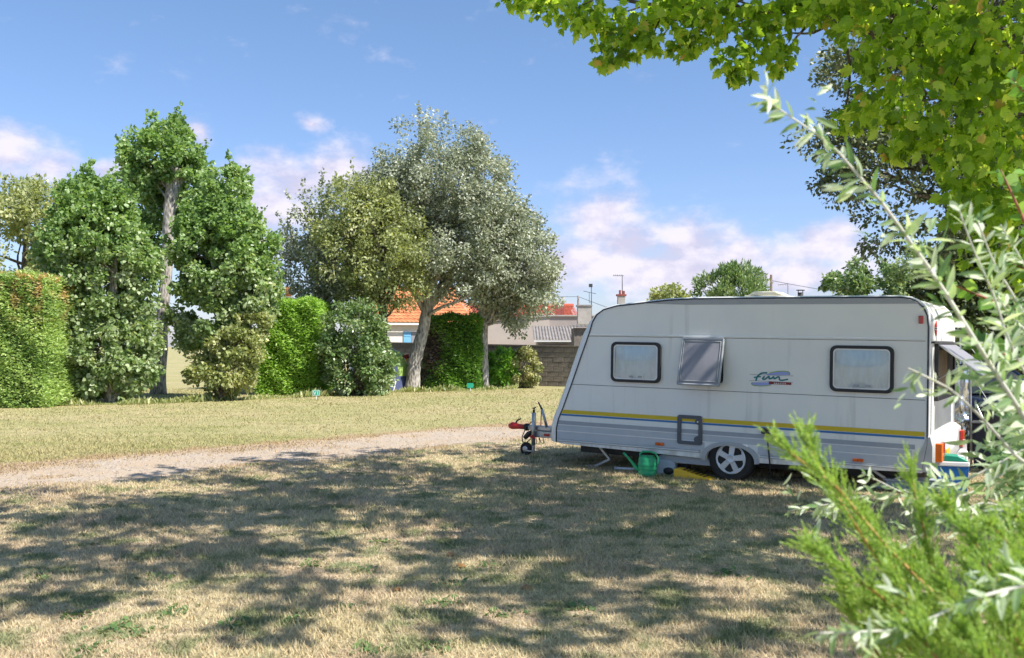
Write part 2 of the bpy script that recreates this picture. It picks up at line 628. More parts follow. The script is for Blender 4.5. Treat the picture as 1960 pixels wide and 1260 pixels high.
def caravan_paint():
    """off-white enamel with rain streaks and grime towards the skirt"""
    m, nt, b = new_mat('caravan_paint')
    N, L = nt.nodes.new, nt.links.new
    tc = N('ShaderNodeTexCoord')

    def noise(scale, st, detail=6):
        mp = N('ShaderNodeMapping'); mp.inputs['Scale'].default_value = st
        L(tc.outputs['Object'], mp.inputs['Vector'])
        n = N('ShaderNodeTexNoise'); n.inputs['Scale'].default_value = scale; n.inputs['Detail'].default_value = detail
        L(mp.outputs[0], n.inputs['Vector'])
        return n.outputs['Fac']

    def rng(v, a, c, lo=0.0, hi=1.0):
        r = N('ShaderNodeMapRange'); r.interpolation_type = 'SMOOTHSTEP'
        r.inputs['From Min'].default_value, r.inputs['From Max'].default_value = a, c
        r.inputs['To Min'].default_value, r.inputs['To Max'].default_value = lo, hi
        L(v, r.inputs['Value'])
        return r.outputs[0]

    def mix(f, a, c):
        x = N('ShaderNodeMix'); x.data_type = 'RGBA'
        L(f, x.inputs['Factor'])
        for k, q in (('A', a), ('B', c)):
            if isinstance(q, tuple): x.inputs[k].default_value = (*q, 1)
            else: L(q, x.inputs[k])
        return x.outputs['Result']

    def mul(a, c):
        x = N('ShaderNodeMath'); x.operation = 'MULTIPLY'
        L(a, x.inputs[0]); L(c, x.inputs[1]); return x.outputs[0]
    c = mix(rng(noise(1.6, (1, 1, 1)), .35, .65), (.80, .79, .76), (.76, .755, .735))
    streak = mul(rng(noise(9, (1, 1, .07), 4), .54, .72, 0, .55), rng(noise(1.3, (1, 1, .6)), .40, .62))
    c = mix(streak, c, (.55, .545, .51))
    sp = N('ShaderNodeSeparateXYZ'); L(tc.outputs['Object'], sp.inputs[0])
    grime = mul(rng(sp.outputs['Z'], .62, .26, 0, .7), rng(noise(7, (1, 1, .5)), .38, .7))
    c = mix(grime, c, (.42, .39, .33))
    L(c, b.inputs['Base Color'])
    L(rng(noise(4, (1, 1, .4)), .3, .7, .30, .50), b.inputs['Roughness'])
    bp = N('ShaderNodeBump'); bp.inputs['Strength'].default_value = .05; bp.inputs['Distance'].default_value = .02
    L(noise(2.5, (1, 1, 1), 2), bp.inputs['Height']); L(bp.outputs[0], b.inputs['Normal'])
    return m


M_SHELL = caravan_paint()
M_CREAM = pm('caravan_cream', (.72, .70, .63), .45, var=.10, scale=2.5, stretch=(2, 2, .6), bump=.12, bscale=7)
M_BAND1 = pm('band_grey', (.34, .36, .40), .45, var=.06)
M_BAND2 = pm('band_light_grey', (.48, .50, .54), .45, var=.06)
M_ROOFGREY = pm('roof_band_grey', (.36, .37, .39), .5, var=.08)
M_YELLOW = pm('stripe_yellow', (.62, .45, .015), .4, var=.05)
M_BLUE = pm('stripe_blue', (.02, .16, .42), .4, var=.05)
M_WHITE = pm('white_plastic', (.78, .79, .80), .4, var=.05)
M_RUBBER = pm('black_rubber', (.018, .019, .022), .55, var=.2)
M_NAVY = pm('edge_bead', (.025, .03, .05), .45, var=.2)
M_ALU = pm('aluminium', (.62, .63, .65), .33, .85, var=.12, scale=14)
M_GALV = pm('galvanised_steel', (.48, .49, .50), .42, .8, var=.3, scale=18, bump=.15)
M_CHASSIS = pm('chassis_dark', (.05, .05, .05), .7, var=.4)
M_HATCH = pm('hatch_grey', (.085, .095, .115), .5, var=.1)
M_ARCH = pm('arch_grey', (.40, .41, .43), .5, var=.1)
M_BUMPER = pm('moulded_grey', (.44, .44, .44), .5, var=.1)
M_TYRE = pm('tyre', (.022, .022, .023), .85, var=.4, bump=.3, bscale=60)
M_HUB = pm('hubcap_silver', (.64, .66, .70), .35, .35, var=.1)
M_ORANGE = pm('lens_orange', (.85, .16, .01), .2, var=.15, coat=.5)
M_ORANGE_R = pm('reflector_orange', (.70, .12, .01), .2, var=.2, coat=.5)
M_RED = pm('lens_red', (.45, .02, .015), .2, var=.15, coat=.5)
M_REDPAINT = pm('paint_red', (.50, .02, .02), .4, var=.2)
M_LOGO_BAR = pm('logo_red', (.20, .01, .02), .4, var=.05)
M_LOGO_TEAL = pm('logo_teal', (.0, .16, .18), .4, var=.05)
M_LOGO_LILAC = pm('logo_lilac', (.30, .36, .70), .4, var=.05)
M_LOGO_GREEN = pm('logo_green', (.30, .42, .08), .4, var=.05)
M_PLATE = pm('plate_yellow', (.80, .50, .03), .4, var=.05)
M_SMOKE = pm('smoky_pane', (.24, .24, .28), .55, var=.06)
M_CURTAIN = pm('curtain_foil', (.76, .88, .93), .5, var=.14, scale=5, stretch=(3, 1, 1))
M_CURTAIN2 = pm('curtain_brown', (.26, .22, .19), .8, var=.3)
M_DARK = pm('dark_inside', (.02, .02, .02), .8, var=.2)
M_BEIGE = pm('hatch_beige', (.60, .57, .47), .5, var=.1)


def glass_mat(name, tint=(.9, .95, .96), fac=.80):
    m, nt, b = new_mat(name)
    N, L = nt.nodes.new, nt.links.new
    tr = N('ShaderNodeBsdfTransparent'); tr.inputs[0].default_value = (*tint, 1)
    gl = N('ShaderNodeBsdfGlossy'); gl.inputs['Roughness'].default_value = .04
    fr = N('ShaderNodeFresnel'); fr.inputs[0].default_value = 1.5
    mx = N('ShaderNodeMixShader')
    ad = N('ShaderNodeMath'); ad.operation = 'ADD'; ad.inputs[1].default_value = .10
    L(fr.outputs[0], ad.inputs[0])
    L(ad.outputs[0], mx.inputs[0]); L(tr.outputs[0], mx.inputs[1]); L(gl.outputs[0], mx.inputs[2])
    L(mx.outputs[0], nt.nodes['Material Output'].inputs['Surface'])
    return m


M_GLASS = glass_mat('acrylic_pane', (.93, .98, 1.0))

# ------------------------------------------------------------------ ground, path
PATH_C = 13.07          # the path runs at 45 degrees: (y - x) * 0.7071 = PATH_C on its middle


def ground_colour(nt, blades=False):
    N, L = nt.nodes.new, nt.links.new
    geo = N('ShaderNodeNewGeometry')

    def noise(scale, detail=4, rough=.55, st=(1, 1, 1)):
        mp = N('ShaderNodeMapping'); mp.inputs['Scale'].default_value = st
        L(geo.outputs['Position'], mp.inputs['Vector'])
        n = N('ShaderNodeTexNoise')
        n.inputs['Scale'].default_value = scale
        n.inputs['Detail'].default_value = detail
        n.inputs['Roughness'].default_value = rough
        L(mp.outputs[0], n.inputs['Vector'])
        return n.outputs['Fac']

    def rng(v, a, b):
        m = N('ShaderNodeMapRange'); m.interpolation_type = 'SMOOTHSTEP'
        m.inputs['From Min'].default_value, m.inputs['From Max'].default_value = a, b
        L(v, m.inputs['Value'])
        return m.outputs[0]

    def mix(f, a, b):
        m = N('ShaderNodeMix'); m.data_type = 'RGBA'
        if isinstance(f, float): m.inputs['Factor'].default_value = f
        else: L(f, m.inputs['Factor'])
        for k, q in (('A', a), ('B', b)):
            if isinstance(q, tuple): m.inputs[k].default_value = (*q, 1)
            else: L(q, m.inputs[k])
        return m.outputs['Result']
    straw, tan, green, brown = (.55, .475, .33), (.52, .42, .32), (.25, .27, .155), (.35, .29, .235)
    c = mix(rng(noise(.8, 5), .35, .65), straw, tan)
    c = mix(rng(noise(2.3, 5, .65), .49, .62), c, green)
    c = mix(rng(noise(5.5, 4), .56, .72), c, brown)
    far = mix(rng(noise(.28, 5), .35, .7), (.37, .35, .185), (.44, .385, .235))
    far = mix(rng(noise(1.1, 6, .7, (.5, 1.6, 1)), .48, .7), far, (.28, .29, .12))
    dt = N('ShaderNodeVectorMath'); dt.operation = 'DOT_PRODUCT'
    L(geo.outputs['Position'], dt.inputs[0]); dt.inputs[1].default_value = (-.7071, .7071, 0)
    wob = N('ShaderNodeMath'); wob.operation = 'MULTIPLY_ADD'
    L(noise(1.2, 5, .7), wob.inputs[0]); wob.inputs[1].default_value = 1.6; L(dt.outputs['Value'], wob.inputs[2])
    s = wob.outputs[0]      # about PATH_C + .8 on the middle
    c = mix(rng(s, PATH_C + .8, PATH_C + 1.8), c, far)
    # trodden earth beside the gravel, mostly on its far side
    a = rng(s, PATH_C - .55, PATH_C - .1)
    b = rng(s, PATH_C + 2.75, PATH_C + 2.1)
    mu = N('ShaderNodeMath'); mu.operation = 'MULTIPLY'
    L(a, mu.inputs[0]); L(b, mu.inputs[1])
    c = mix(mu.outputs[0], c, mix(rng(noise(6, 5, .7), .42, .66), (.43, .32, .22), (.34, .27, .16)))
    if blades:
        at = N('ShaderNodeAttribute'); at.attribute_name = 'rnd'
        r = N('ShaderNodeValToRGB')
        r.color_ramp.elements[0].color = (.62, .66, .55, 1)
        r.color_ramp.elements[1].color = (1.5, 1.42, 1.25, 1)
        L(at.outputs['Fac'], r.inputs[0])
    else:
        r = N('ShaderNodeValToRGB')
        r.color_ramp.elements[0].position = .3; r.color_ramp.elements[0].color = (.5, .5, .47, 1)
        r.color_ramp.elements[1].position = .7; r.color_ramp.elements[1].color = (1.3, 1.27, 1.2, 1)
        L(noise(38, 5, .75, (1, .45, 1)), r.inputs[0])
    m = N('ShaderNodeMix'); m.data_type = 'RGBA'; m.blend_type = 'MULTIPLY'
    m.inputs['Factor'].default_value = 1.0
    L(c, m.inputs['A']); L(r.outputs[0], m.inputs['B'])
    return m.outputs['Result'], noise


def ground_mat():
    m, nt, b = new_mat('dry_lawn')
    c, noise = ground_colour(nt)
    nt.links.new(c, b.inputs['Base Color'])
    b.inputs['Roughness'].default_value = 1.0
    b.inputs['Specular IOR Level'].default_value = .05
    bp = nt.nodes.new('ShaderNodeBump')
    bp.inputs['Strength'].default_value = .7; bp.inputs['Distance'].default_value = .03
    nt.links.new(noise(24, 6, .75), bp.inputs['Height'])
    nt.links.new(bp.outputs[0], b.inputs['Normal'])
    return m


def blade_mat():
    m, nt, b = new_mat('grass_blades')
    c, _ = ground_colour(nt, True)
    nt.links.new(c, b.inputs['Base Color'])
    b.inputs['Roughness'].default_value = .8
    b.inputs['Specular IOR Level'].default_value = .15
    tr = nt.nodes.new('ShaderNodeBsdfTranslucent')
    nt.links.new(c, tr.inputs['Color'])
    mx = nt.nodes.new('ShaderNodeMixShader'); mx.inputs[0].default_value = .3
    nt.links.new(b.outputs[0], mx.inputs[1]); nt.links.new(tr.outputs[0], mx.inputs[2])
    nt.links.new(mx.outputs[0], nt.nodes['Material Output'].inputs['Surface'])
    return m


def gravel_mat():
    m, nt, b = new_mat('gravel_path')
    N, L = nt.nodes.new, nt.links.new
    geo = N('ShaderNodeNewGeometry')

    def tex(kind, scale):
        n = N(kind); n.inputs['Scale'].default_value = scale
        L(geo.outputs['Position'], n.inputs['Vector']); return n
    v = tex('ShaderNodeTexVoronoi', 34)
    r = N('ShaderNodeValToRGB')
    r.color_ramp.elements[0].color = (.29, .235, .185, 1)
    r.color_ramp.elements[1].color = (.53, .45, .37, 1)
    L(v.outputs['Color'], r.inputs[0])
    n = tex('ShaderNodeTexNoise', 1.3); n.inputs['Detail'].default_value = 6; n.inputs['Roughness'].default_value = .7
    mr = N('ShaderNodeMapRange'); mr.inputs['From Min'].default_value = .36; mr.inputs['From Max'].default_value = .62
    L(n.outputs['Fac'], mr.inputs['Value'])
    mx = N('ShaderNodeMix'); mx.data_type = 'RGBA'
    L(mr.outputs[0], mx.inputs['Factor']); L(r.outputs[0], mx.inputs['A']); mx.inputs['B'].default_value = (.42, .32, .225, 1)
    L(mx.outputs['Result'], b.inputs['Base Color'])
    b.inputs['Roughness'].default_value = .95
    bp = N('ShaderNodeBump'); bp.inputs['Strength'].default_value = .6; bp.inputs['Distance'].default_value = .02
    L(v.outputs['Distance'], bp.inputs['Height']); L(bp.outputs[0], b.inputs['Normal'])
    return m


MB().add([(-1500, -300, 0), (1500, -300, 0), (1500, 2500, 0), (-1500, 2500, 0)], [(0, 1, 2, 3)]).build('ground', ground_mat())
tag(bpy.data.objects['ground'], 'dry mown lawn of the campsite with tan and green patches', kind='structure')


def path_edge(t, side):
    n = mnoise.noise(Vector((t * .35, side * 7.3, 0))) * .45 + mnoise.noise(Vector((t * 1.7, side * 3.1, 4))) * .22 + \
        mnoise.noise(Vector((t * 6.0, side * 5.1, 9))) * .10
    k = min(1.15, max(.5, 1.0 - (t - 7) * .05))
    return (-1.55 if side < 0 else 1.3) * k + n * 1.7


M_GRAVEL = gravel_mat()
pth = MB()
NT, NS = 900, 6


def pfun(u, v):
    t = -30 + u * 90
    a, b = path_edge(t, -1), path_edge(t, 1)
    s = PATH_C + a + (b - a) * v
    # t runs along (1,1)/sqrt2, s along (-1,1)/sqrt2
    return ((t - s) * .7071, (t + s) * .7071, .004)


pth.grid(NT, NS, pfun)
tag(pth.build('path', M_GRAVEL), 'worn gravel path crossing the lawn diagonally', kind='structure')


def grass():
    rng = np.random.default_rng(3)
    n = 430000
    d = 4.6 + 13.4 * rng.random(n) ** 1.05
    x = (rng.random(n) * 2 - 1) * (.575 * d + .25)
    # gather into tufts
    tx = np.round(x * 7 + rng.normal(0, .35, n)) / 7
    ty = np.round(d * 7 + rng.normal(0, .35, n)) / 7
    k = rng.random(n) < .38
    x = np.where(k, tx + rng.normal(0, .035, n), x)
    d = np.where(k, ty + rng.normal(0, .035, n), d)
    k = rng.random(n) < np.clip((18.5 - d) / 5, 0, 1)
    x, d = x[k], d[k]
    n2 = 110000
    d2 = 13 + 24 * rng.random(n2)
    d2 = d2[rng.random(n2) < np.clip((d2 - 13) / 6, 0, 1)]
    x2 = (rng.random(len(d2)) * 2 - 1) * (.575 * d2)
    x, y = np.concatenate([x, x2]), np.concatenate([d, d2])
    s = (y - x) * .7071 - PATH_C
    t = (y + x) * .7071
    keep = (s < -1.15 + .25 * np.sin(t * 2.1) + rng.normal(0, .16, len(s))) | (s > .9 + .3 * np.sin(t * 1.3) + rng.normal(0, .3, len(s))) \
        | (rng.random(len(s)) < .02) | ((np.abs(s + .1) < 1.6) & (np.sin(x * 3.1 + np.sin(y * 2.3) * 2) * np.sin(y * 2.7 + x) > .72) & (rng.random(len(s)) < .5))
    x, y = x[keep], y[keep]
    n = len(x)
    h = (.016 + .030 * rng.random(n) ** 1.5) * (1 + .3 * np.sin(x * 2.3 + 1) * np.sin(y * 1.9))
    w = (.0022 + .0018 * rng.random(n)) * np.maximum(1, y / 7.0)
    az = rng.random(n) * 6.283
    lean = .4 + 1.5 * rng.random(n)
    base = np.stack([x, y, np.full(n, .001)], 1)
    sd = np.stack([np.cos(az), np.sin(az), np.zeros(n)], 1)
    ld = np.stack([-np.sin(az) * lean, np.cos(az) * lean, np.ones(n)], 1) * h[:, None]
    V = np.stack([base - sd * w[:, None], base + sd * w[:, None], base + ld], 1).reshape(-1, 3)
    idx = np.arange(n * 3).reshape(-1, 3)
    o = np_mesh('grass', V, idx, 3, blade_mat(), None, rng.random(n))
    tag(o, 'short dry grass blades covering the lawn', 'grass', kind='stuff')


grass()


def gravel():
    rng = np.random.default_rng(8)
    n = 9000
    t = 2 + 24 * rng.random(n)
    s = PATH_C - .25 + rng.normal(0, .62, n)
    c = np.stack([(t - s) * .7071, (t + s) * .7071, np.full(n, .006)], 1)
    r = .006 + .014 * rng.random(n) ** 2
    o6 = np.array([(1, 0, 0), (0, 1, 0), (-1, 0, 0), (0, -1, 0), (0, 0, .7), (0, 0, -.7)], float)
    V = c[:, None, :] + (o6[None] * (.7 + .6 * rng.random((n, 6, 1)))) * r[:, None, None]
    F = np.array([(0, 1, 4), (1, 2, 4), (2, 3, 4), (3, 0, 4)])
    idx = (np.arange(n) * 6)[:, None, None] + F[None]
    m = leafmat('gravel_stones', [(0, (.22, .18, .15)), (.6, (.40, .335, .275)), (1, (.52, .46, .40))], 0.0)
    o = np_mesh('gravel', V.reshape(-1, 3), idx.reshape(-1, 3), 3, m, None, np.repeat(rng.random(n), 4))
    tag(o, 'loose grey gravel strewn over the path', 'gravel', kind='stuff')


gravel()


def weeds():
    rng = np.random.default_rng(4)
    spots = [(735, 1040), (590, 1082), (700, 1090), (655, 1165), (265, 1212), (420, 1085), (300, 1108), (70, 1105), (860, 1118),
             (845, 1155), (450, 1195), (570, 1185), (700, 1245), (225, 1200), (490, 890), (960, 1175), (1110, 1165), (620, 940),
             (150, 1180), (840, 1240), (1390, 1100), (1010, 850), (330, 1170), (940, 1085), (170, 1245)]
    C, A, Nn, S = [], [], [], []
    for (px, py) in spots:
        p = pix(px, py, 5)
        k = EYE / (EYE - p.z)
        gx, gy = p.x * k, 5 * k
        m = 34
        az = rng.random(m) * 6.283
        el = .1 + .6 * rng.random(m)
        C.append(np.stack([gx + rng.normal(0, .06, m), gy + rng.normal(0, .07, m), np.full(m, .004)], 1))
        A.append(np.stack([np.cos(az), np.sin(az), el], 1))
        Nn.append(np.stack([-np.cos(az) * el, -np.sin(az) * el, np.ones(m)], 1))
        S.append(.022 + .034 * rng.random(m))
    o = leaf_obj('weeds', np.vstack(C), np.vstack(A), np.vstack(Nn), np.concatenate(S), T_HEART,
                 leafmat('weed_green', [(0, (.06, .13, .04)), (1, (.19, .28, .10))], .3), None)
    tag(o, 'low green weed rosettes scattered in the dry lawn', 'weeds', kind='stuff')


weeds()


def fallen_leaves():
    rng = np.random.default_rng(6)
    for i, (px, py, what) in enumerate([(998, 1128, 'lying on the shaded grass right of centre'), (887, 1088, 'in the grass beside a green weed patch'),
                                        (870, 1063, 'curled on a sunlit patch of grass'), (753, 1131, 'lying flat in the shade, small')]):
        p = pix(px, py, 5)
        k = EYE / (EYE - p.z)
        V, idx, nf = leaves_arrays(np.array([(0, 0, 0.)]), np.array([(math.cos(i * 2), math.sin(i * 2), .25)]), np.array([(.2, .1, 1.)]),
                                   [.09], T_MAPLE)
        me_o = np_mesh('fallen_leaf', V, idx, 3, DEADLEAF, None, np.full(nf, .3 + .2 * i))
        me_o.location = (p.x * k, 5 * k, .016)
        tag(me_o, 'dry orange-brown leaf ' + what, 'leaf', 'fallen leaves on the lawn')


DEADLEAF = leafmat('leaf_dead', [(0, (.30, .13, .05)), (1, (.45, .24, .09))], .2)
fallen_leaves()


# ------------------------------------------------------------------ trees, hedges, bushes


def tree(name, label, cat, base, trunk, radii, ell, nclump, per, rad, leaf, mat, bmat, tmpl=T_KITE, lo=.45, droop=.3, up=.5,
         limbs=14, group=None, mat_low=None, zlow=0, seed=1, limb_r=.07, trunk_name='trunk', shoots=0):
    rng = np.random.default_rng(seed)
    rr = random.Random(seed)
    base = Vector(base)
    root = thing(name, label, cat, base, 0, group)
    b = np.array(base)
    t = MB()
    tp = [Vector(p) - base for p in trunk]
    # smooth trunk polyline
    pts, rs = [], []
    for i in range(len(tp) - 1):
        for k in range(5):
            q = k / 5
            pts.append(tp[i].lerp(tp[i + 1], q) + Vector((rr.uniform(-.02, .02), rr.uniform(-.02, .02), 0)))
            rs.append((radii[i] * (1 - q) + radii[i + 1] * q) * rr.uniform(.94, 1.06))
    pts.append(tp[-1]); rs.append(radii[-1])
    pts[0].z -= .15
    rs[0] *= 1.25
    t.tube(pts, rs, 12)
    t.build(trunk_name, bmat, root, True)
    cc, od = clump_centres(ell, nclump, lo, rng)
    cc = cc[cc[:, 2] > .15]
    od = od[:len(cc)]
    lb = MB()
    top = pts[-1]
    for i in rr.sample(range(len(cc)), min(limbs, len(cc))):
        e = Vector(cc[i]) - base
        k = rr.uniform(.55, 1.0)
        j = int(k * (len(pts) - 1))
        st = pts[j] if pts[j].z < e.z else pts[max(0, min(len(pts) - 1, int(len(pts) * max(.15, (e.z - .6) / max(.1, top.z)))))]
        if (e - st).length < .3: continue
        pl = bend(st, e, 6, .07, rr)
        r0 = min(limb_r * (.6 + .15 * (e - st).length), rs[j] * .7)
        lb.tube(pl, [r0 * (1 - .85 * q / 6) for q in range(7)], 6)
    lb.build('limbs', bmat, root, True)
    P, A, Nn, T = clump_leaves(cc, od, per, rad, droop, up, rng)
    if shoots:
        # upright leafy shoots breaking the outline
        oi = rng.choice(len(cc), shoots, p=(np.clip(od[:, 2] + .55, .05, None)) / np.clip(od[:, 2] + .55, .05, None).sum())
        m = 22
        dr = unit(od[oi] * .6 + np.array((0, 0, .9)) + rng.normal(0, .2, (shoots, 3)))
        ln = .28 + .38 * rng.random(shoots)
        q = rng.random((shoots, m))
        SP = (cc[oi] + dr * rad * .6)[:, None, :] + dr[:, None, :] * (q * ln[:, None])[..., None] + rng.normal(0, .035, (shoots, m, 3))
        P = np.vstack([P, SP.reshape(-1, 3)])
        A = np.vstack([A, np.repeat(dr, m, 0) * .5 + rdir(shoots * m, rng)])
        Nn = np.vstack([Nn, rdir(shoots * m, rng) + np.array((0, 0, .4))])
        T = np.concatenate([T, rng.random(shoots * m) * .8])
    ok = P[:, 2] > .06
    P, A, Nn, T = P[ok], A[ok], Nn[ok], T[ok]
    S = leaf * (.65 + .7 * rng.random(len(P)))
    if mat_low is not None:
        low = P[:, 2] + rng.normal(0, .7, len(P)) < zlow
        leaf_obj('crown', P[~low] - b, A[~low], Nn[~low], S[~low], tmpl, mat, root, T[~low])
        leaf_obj('lower_crown', P[low] - b, A[low], Nn[low], S[low], tmpl, mat_low, root, T[low])
    else:
        leaf_obj('crown', P - b, A, Nn, S, tmpl, mat, root, T)
    return root


# the pollarded poplar: bare bole, thick head, ball of shoots on top
tree('pollard_poplar', 'tall pollarded poplar with bare pale trunk and leafy ball on its cut head', 'tree', (-12.45, 33, 0),
     [(-12.45, 33, 0), (-12.35, 33, 2.0), (-12.2, 33, 4.2), (-12.1, 33, 6.6), (-11.95, 33, 7.4), (-11.85, 33, 8.0)],
     [.27, .22, .2, .2, .27, .40],
     [((-12.45, 33.2, 8.35), (1.35, 1.4, 1.15)), ((-12.05, 33.2, 9.0), (.5, .6, .6)), ((-13.2, 33.2, 7.6), (.7, .9, .9)),
      ((-11.5, 33.5, 7.3), (.55, .6, 1.0)), ((-12.6, 33.9, 6.2), (1.2, .7, 1.2))],
     190, 130, .32, .125, L_POPLAR, BARK_PALE, T_HEART, limbs=26, seed=3, lo=.5, shoots=34)
tree('poplar_thicket', 'broad poplar leafy to the ground between the clipped hedge and the bare trunk', 'tree', (-11.9, 27.9, 0),
     [(-11.9, 27.9, 0), (-11.9, 27.9, 3), (-11.8, 27.9, 6.2)], [.2, .14, .05],
     [((-12.2, 28, 1.7), (1.6, 1.3, 1.75)), ((-12.4, 28, 3.9), (1.75, 1.3, 2.1)), ((-12.45, 28, 5.2), (1.3, 1.1, 1.4)),
      ((-12.7, 28, 5.95), (.5, .6, .8)), ((-11.9, 28, 5.6), (.45, .6, .8))],
     430, 130, .30, .115, L_POPLAR, BARK_PALE, T_HEART, limbs=40, mat_low=L_MIXED, zlow=4.4, seed=5, lo=.55, shoots=170)
tree('poplar_thicket', 'pointed poplar leafy to the ground just right of the bare pale trunk', 'tree', (-9.3, 29.9, 0),
     [(-9.3, 29.9, 0), (-9.3, 29.9, 3.4), (-9.1, 29.9, 7.2)], [.17, .13, .04],
     [((-9.2, 30, 4.6), (1.65, 1.3, 2.1)), ((-9.15, 30, 6.0), (1.0, 1.0, 1.5)), ((-9.7, 30, 2.7), (1.15, 1.1, 1.5)), ((-8.5, 30, 3.4), (.95, 1, 1.6)),
      ((-10.0, 30.2, 5.0), (.8, .8, 1.2))],
     340, 130, .30, .115, L_POPLAR, BARK_PALE, T_HEART, limbs=40, mat_low=L_MIXED, zlow=4.0, seed=9, lo=.55, shoots=140)
tree('suckering_bush', 'yellowish leafy sucker bush at the foot of the pointed poplar', 'bush', (-9.0, 29.0, 0),
     [(-9.0, 29.0, 0), (-9.0, 29.0, .8), (-9.0, 29.0, 1.5)], [.06, .05, .03],
     [((-9.0, 29.1, 1.0), (1.1, .7, .85)), ((-8.5, 29.1, 1.7), (.8, .6, .8)), ((-8.1, 29.2, 2.3), (.45, .5, .5))],
     90, 110, .26, .10, L_YELLOWISH, BARK_DARK, T_HEART, limbs=30, seed=12, lo=.4, trunk_name='stem')
tree('olive_green_tree', 'hazy olive-green tree behind the clipped hedge at the far left', 'tree', (-23.5, 45, 0),
     [(-23.5, 45, 0), (-23.5, 45, 4), (-23.3, 45, 8)], [.3, .22, .08],
     [((-23.8, 45, 6.4), (3.2, 2.6, 3.4)), ((-22.0, 45, 8.0), (2.0, 1.8, 1.7)), ((-21.3, 45, 5.4), (1.8, 1.8, 2.4))],
     230, 80, .5, .20, L_OAK, BARK_DARK, T_KITE, seed=14)

# white poplars and the oak in the middle
tree('white_poplar', 'tall silvery white poplar with leaning speckled trunk beside the tent', 'tree', (-3.78, 35.7, 0),
     [(-3.8, 35.7, 0), (-3.72, 35.7, 1.1), (-3.38, 35.7, 2.3), (-3.2, 35.7, 3.3), (-3.1, 35.7, 4.6), (-2.8, 35.7, 7.2)],
     [.29, .25, .22, .21, .19, .1],
     [((-2.9, 35.8, 8.1), (2.3, 2.2, 2.45)), ((-1.6, 35.8, 7.2), (2.1, 2.0, 2.3)), ((-3.9, 35.8, 7.3), (1.5, 1.6, 1.9)),
      ((-2.6, 35.3, 5.6), (2.4, 1.9, 1.6)), ((-2.4, 35.2, 4.5), (2.2, 1.6, 1.0)), ((-4.6, 35.4, 6.6), (1.4, 1.4, 1.8)), ((-5.3, 35.9, 6.9), (1.7, 1.5, 1.9)), ((-1.2, 35.7, 5.6), (2.2, 1.8, 2.0))],
     700, 120, .42, .115, L_SILVER, BARK_PALE, T_KITE, limbs=34, seed=21, lo=.4, limb_r=.1, shoots=45)
tree('white_poplar', 'lower silvery white poplar whose branches droop over the beige house wall', 'tree', (-1.05, 36.9, 0),
     [(-1.05, 36.9, 0), (-1.1, 36.9, 1.6), (-1.15, 36.9, 3.0), (-.9, 36.9, 4.6)], [.17, .16, .17, .08],
     [((.1, 36.8, 5.0), (1.95, 1.9, 2.1)), ((-.6, 36.8, 3.9), (1.6, 1.6, 1.3)), ((.75, 36.7, 3.7), (1.2, 1.2, 1.1)), ((.1, 36.6, 2.7), (.5, .6, .5)),
      ((-.6, 36.8, 6.4), (1.6, 1.5, 1.6))],
     280, 120, .40, .115, L_SILVER, BARK_PALE, T_KITE, limbs=30, seed=23, lo=.4, limb_r=.08, shoots=90)
tree('oak_tree', 'olive-green oak with yellow tinges left of the silvery poplars', 'tree', (-4.95, 34.6, 0),
     [(-4.95, 34.6, 0), (-4.8, 34.6, 2), (-4.75, 34.6, 3.2), (-5.3, 34.6, 5.4)], [.22, .18, .16, .07],
     [((-5.5, 34.3, 5.6), (2.1, 1.8, 2.4)), ((-4.6, 34.2, 5.1), (1.6, 1.5, 1.9)), ((-5.0, 34.3, 6.6), (1.2, 1.2, 1.0)), ((-4.3, 34.0, 3.9), (1.3, 1.1, .7))],
     240, 110, .42, .12, L_OAK, BARK_DARK, T_KITE, limbs=36, seed=25, lo=.4, shoots=80)
tree('thin_tree', 'thin greyish tree with open twigs at the left edge of the oak', 'tree', (-6.9, 35.4, 0),
     [(-6.9, 35.4, 0), (-6.9, 35.4, 2.4), (-6.9, 35.4, 5)], [.14, .11, .05],
     [((-7.2, 35.4, 5.4), (1.7, 1.4, 2.3)), ((-7.7, 35.4, 4.6), (1.1, 1.1, 1.6)), ((-6.6, 35.2, 3.9), (1.5, 1.3, 1.0))],
     150, 80, .40, .12, L_SILVER, BARK_PALE, T_KITE, limbs=60, seed=27, lo=.3, limb_r=.05, shoots=90)


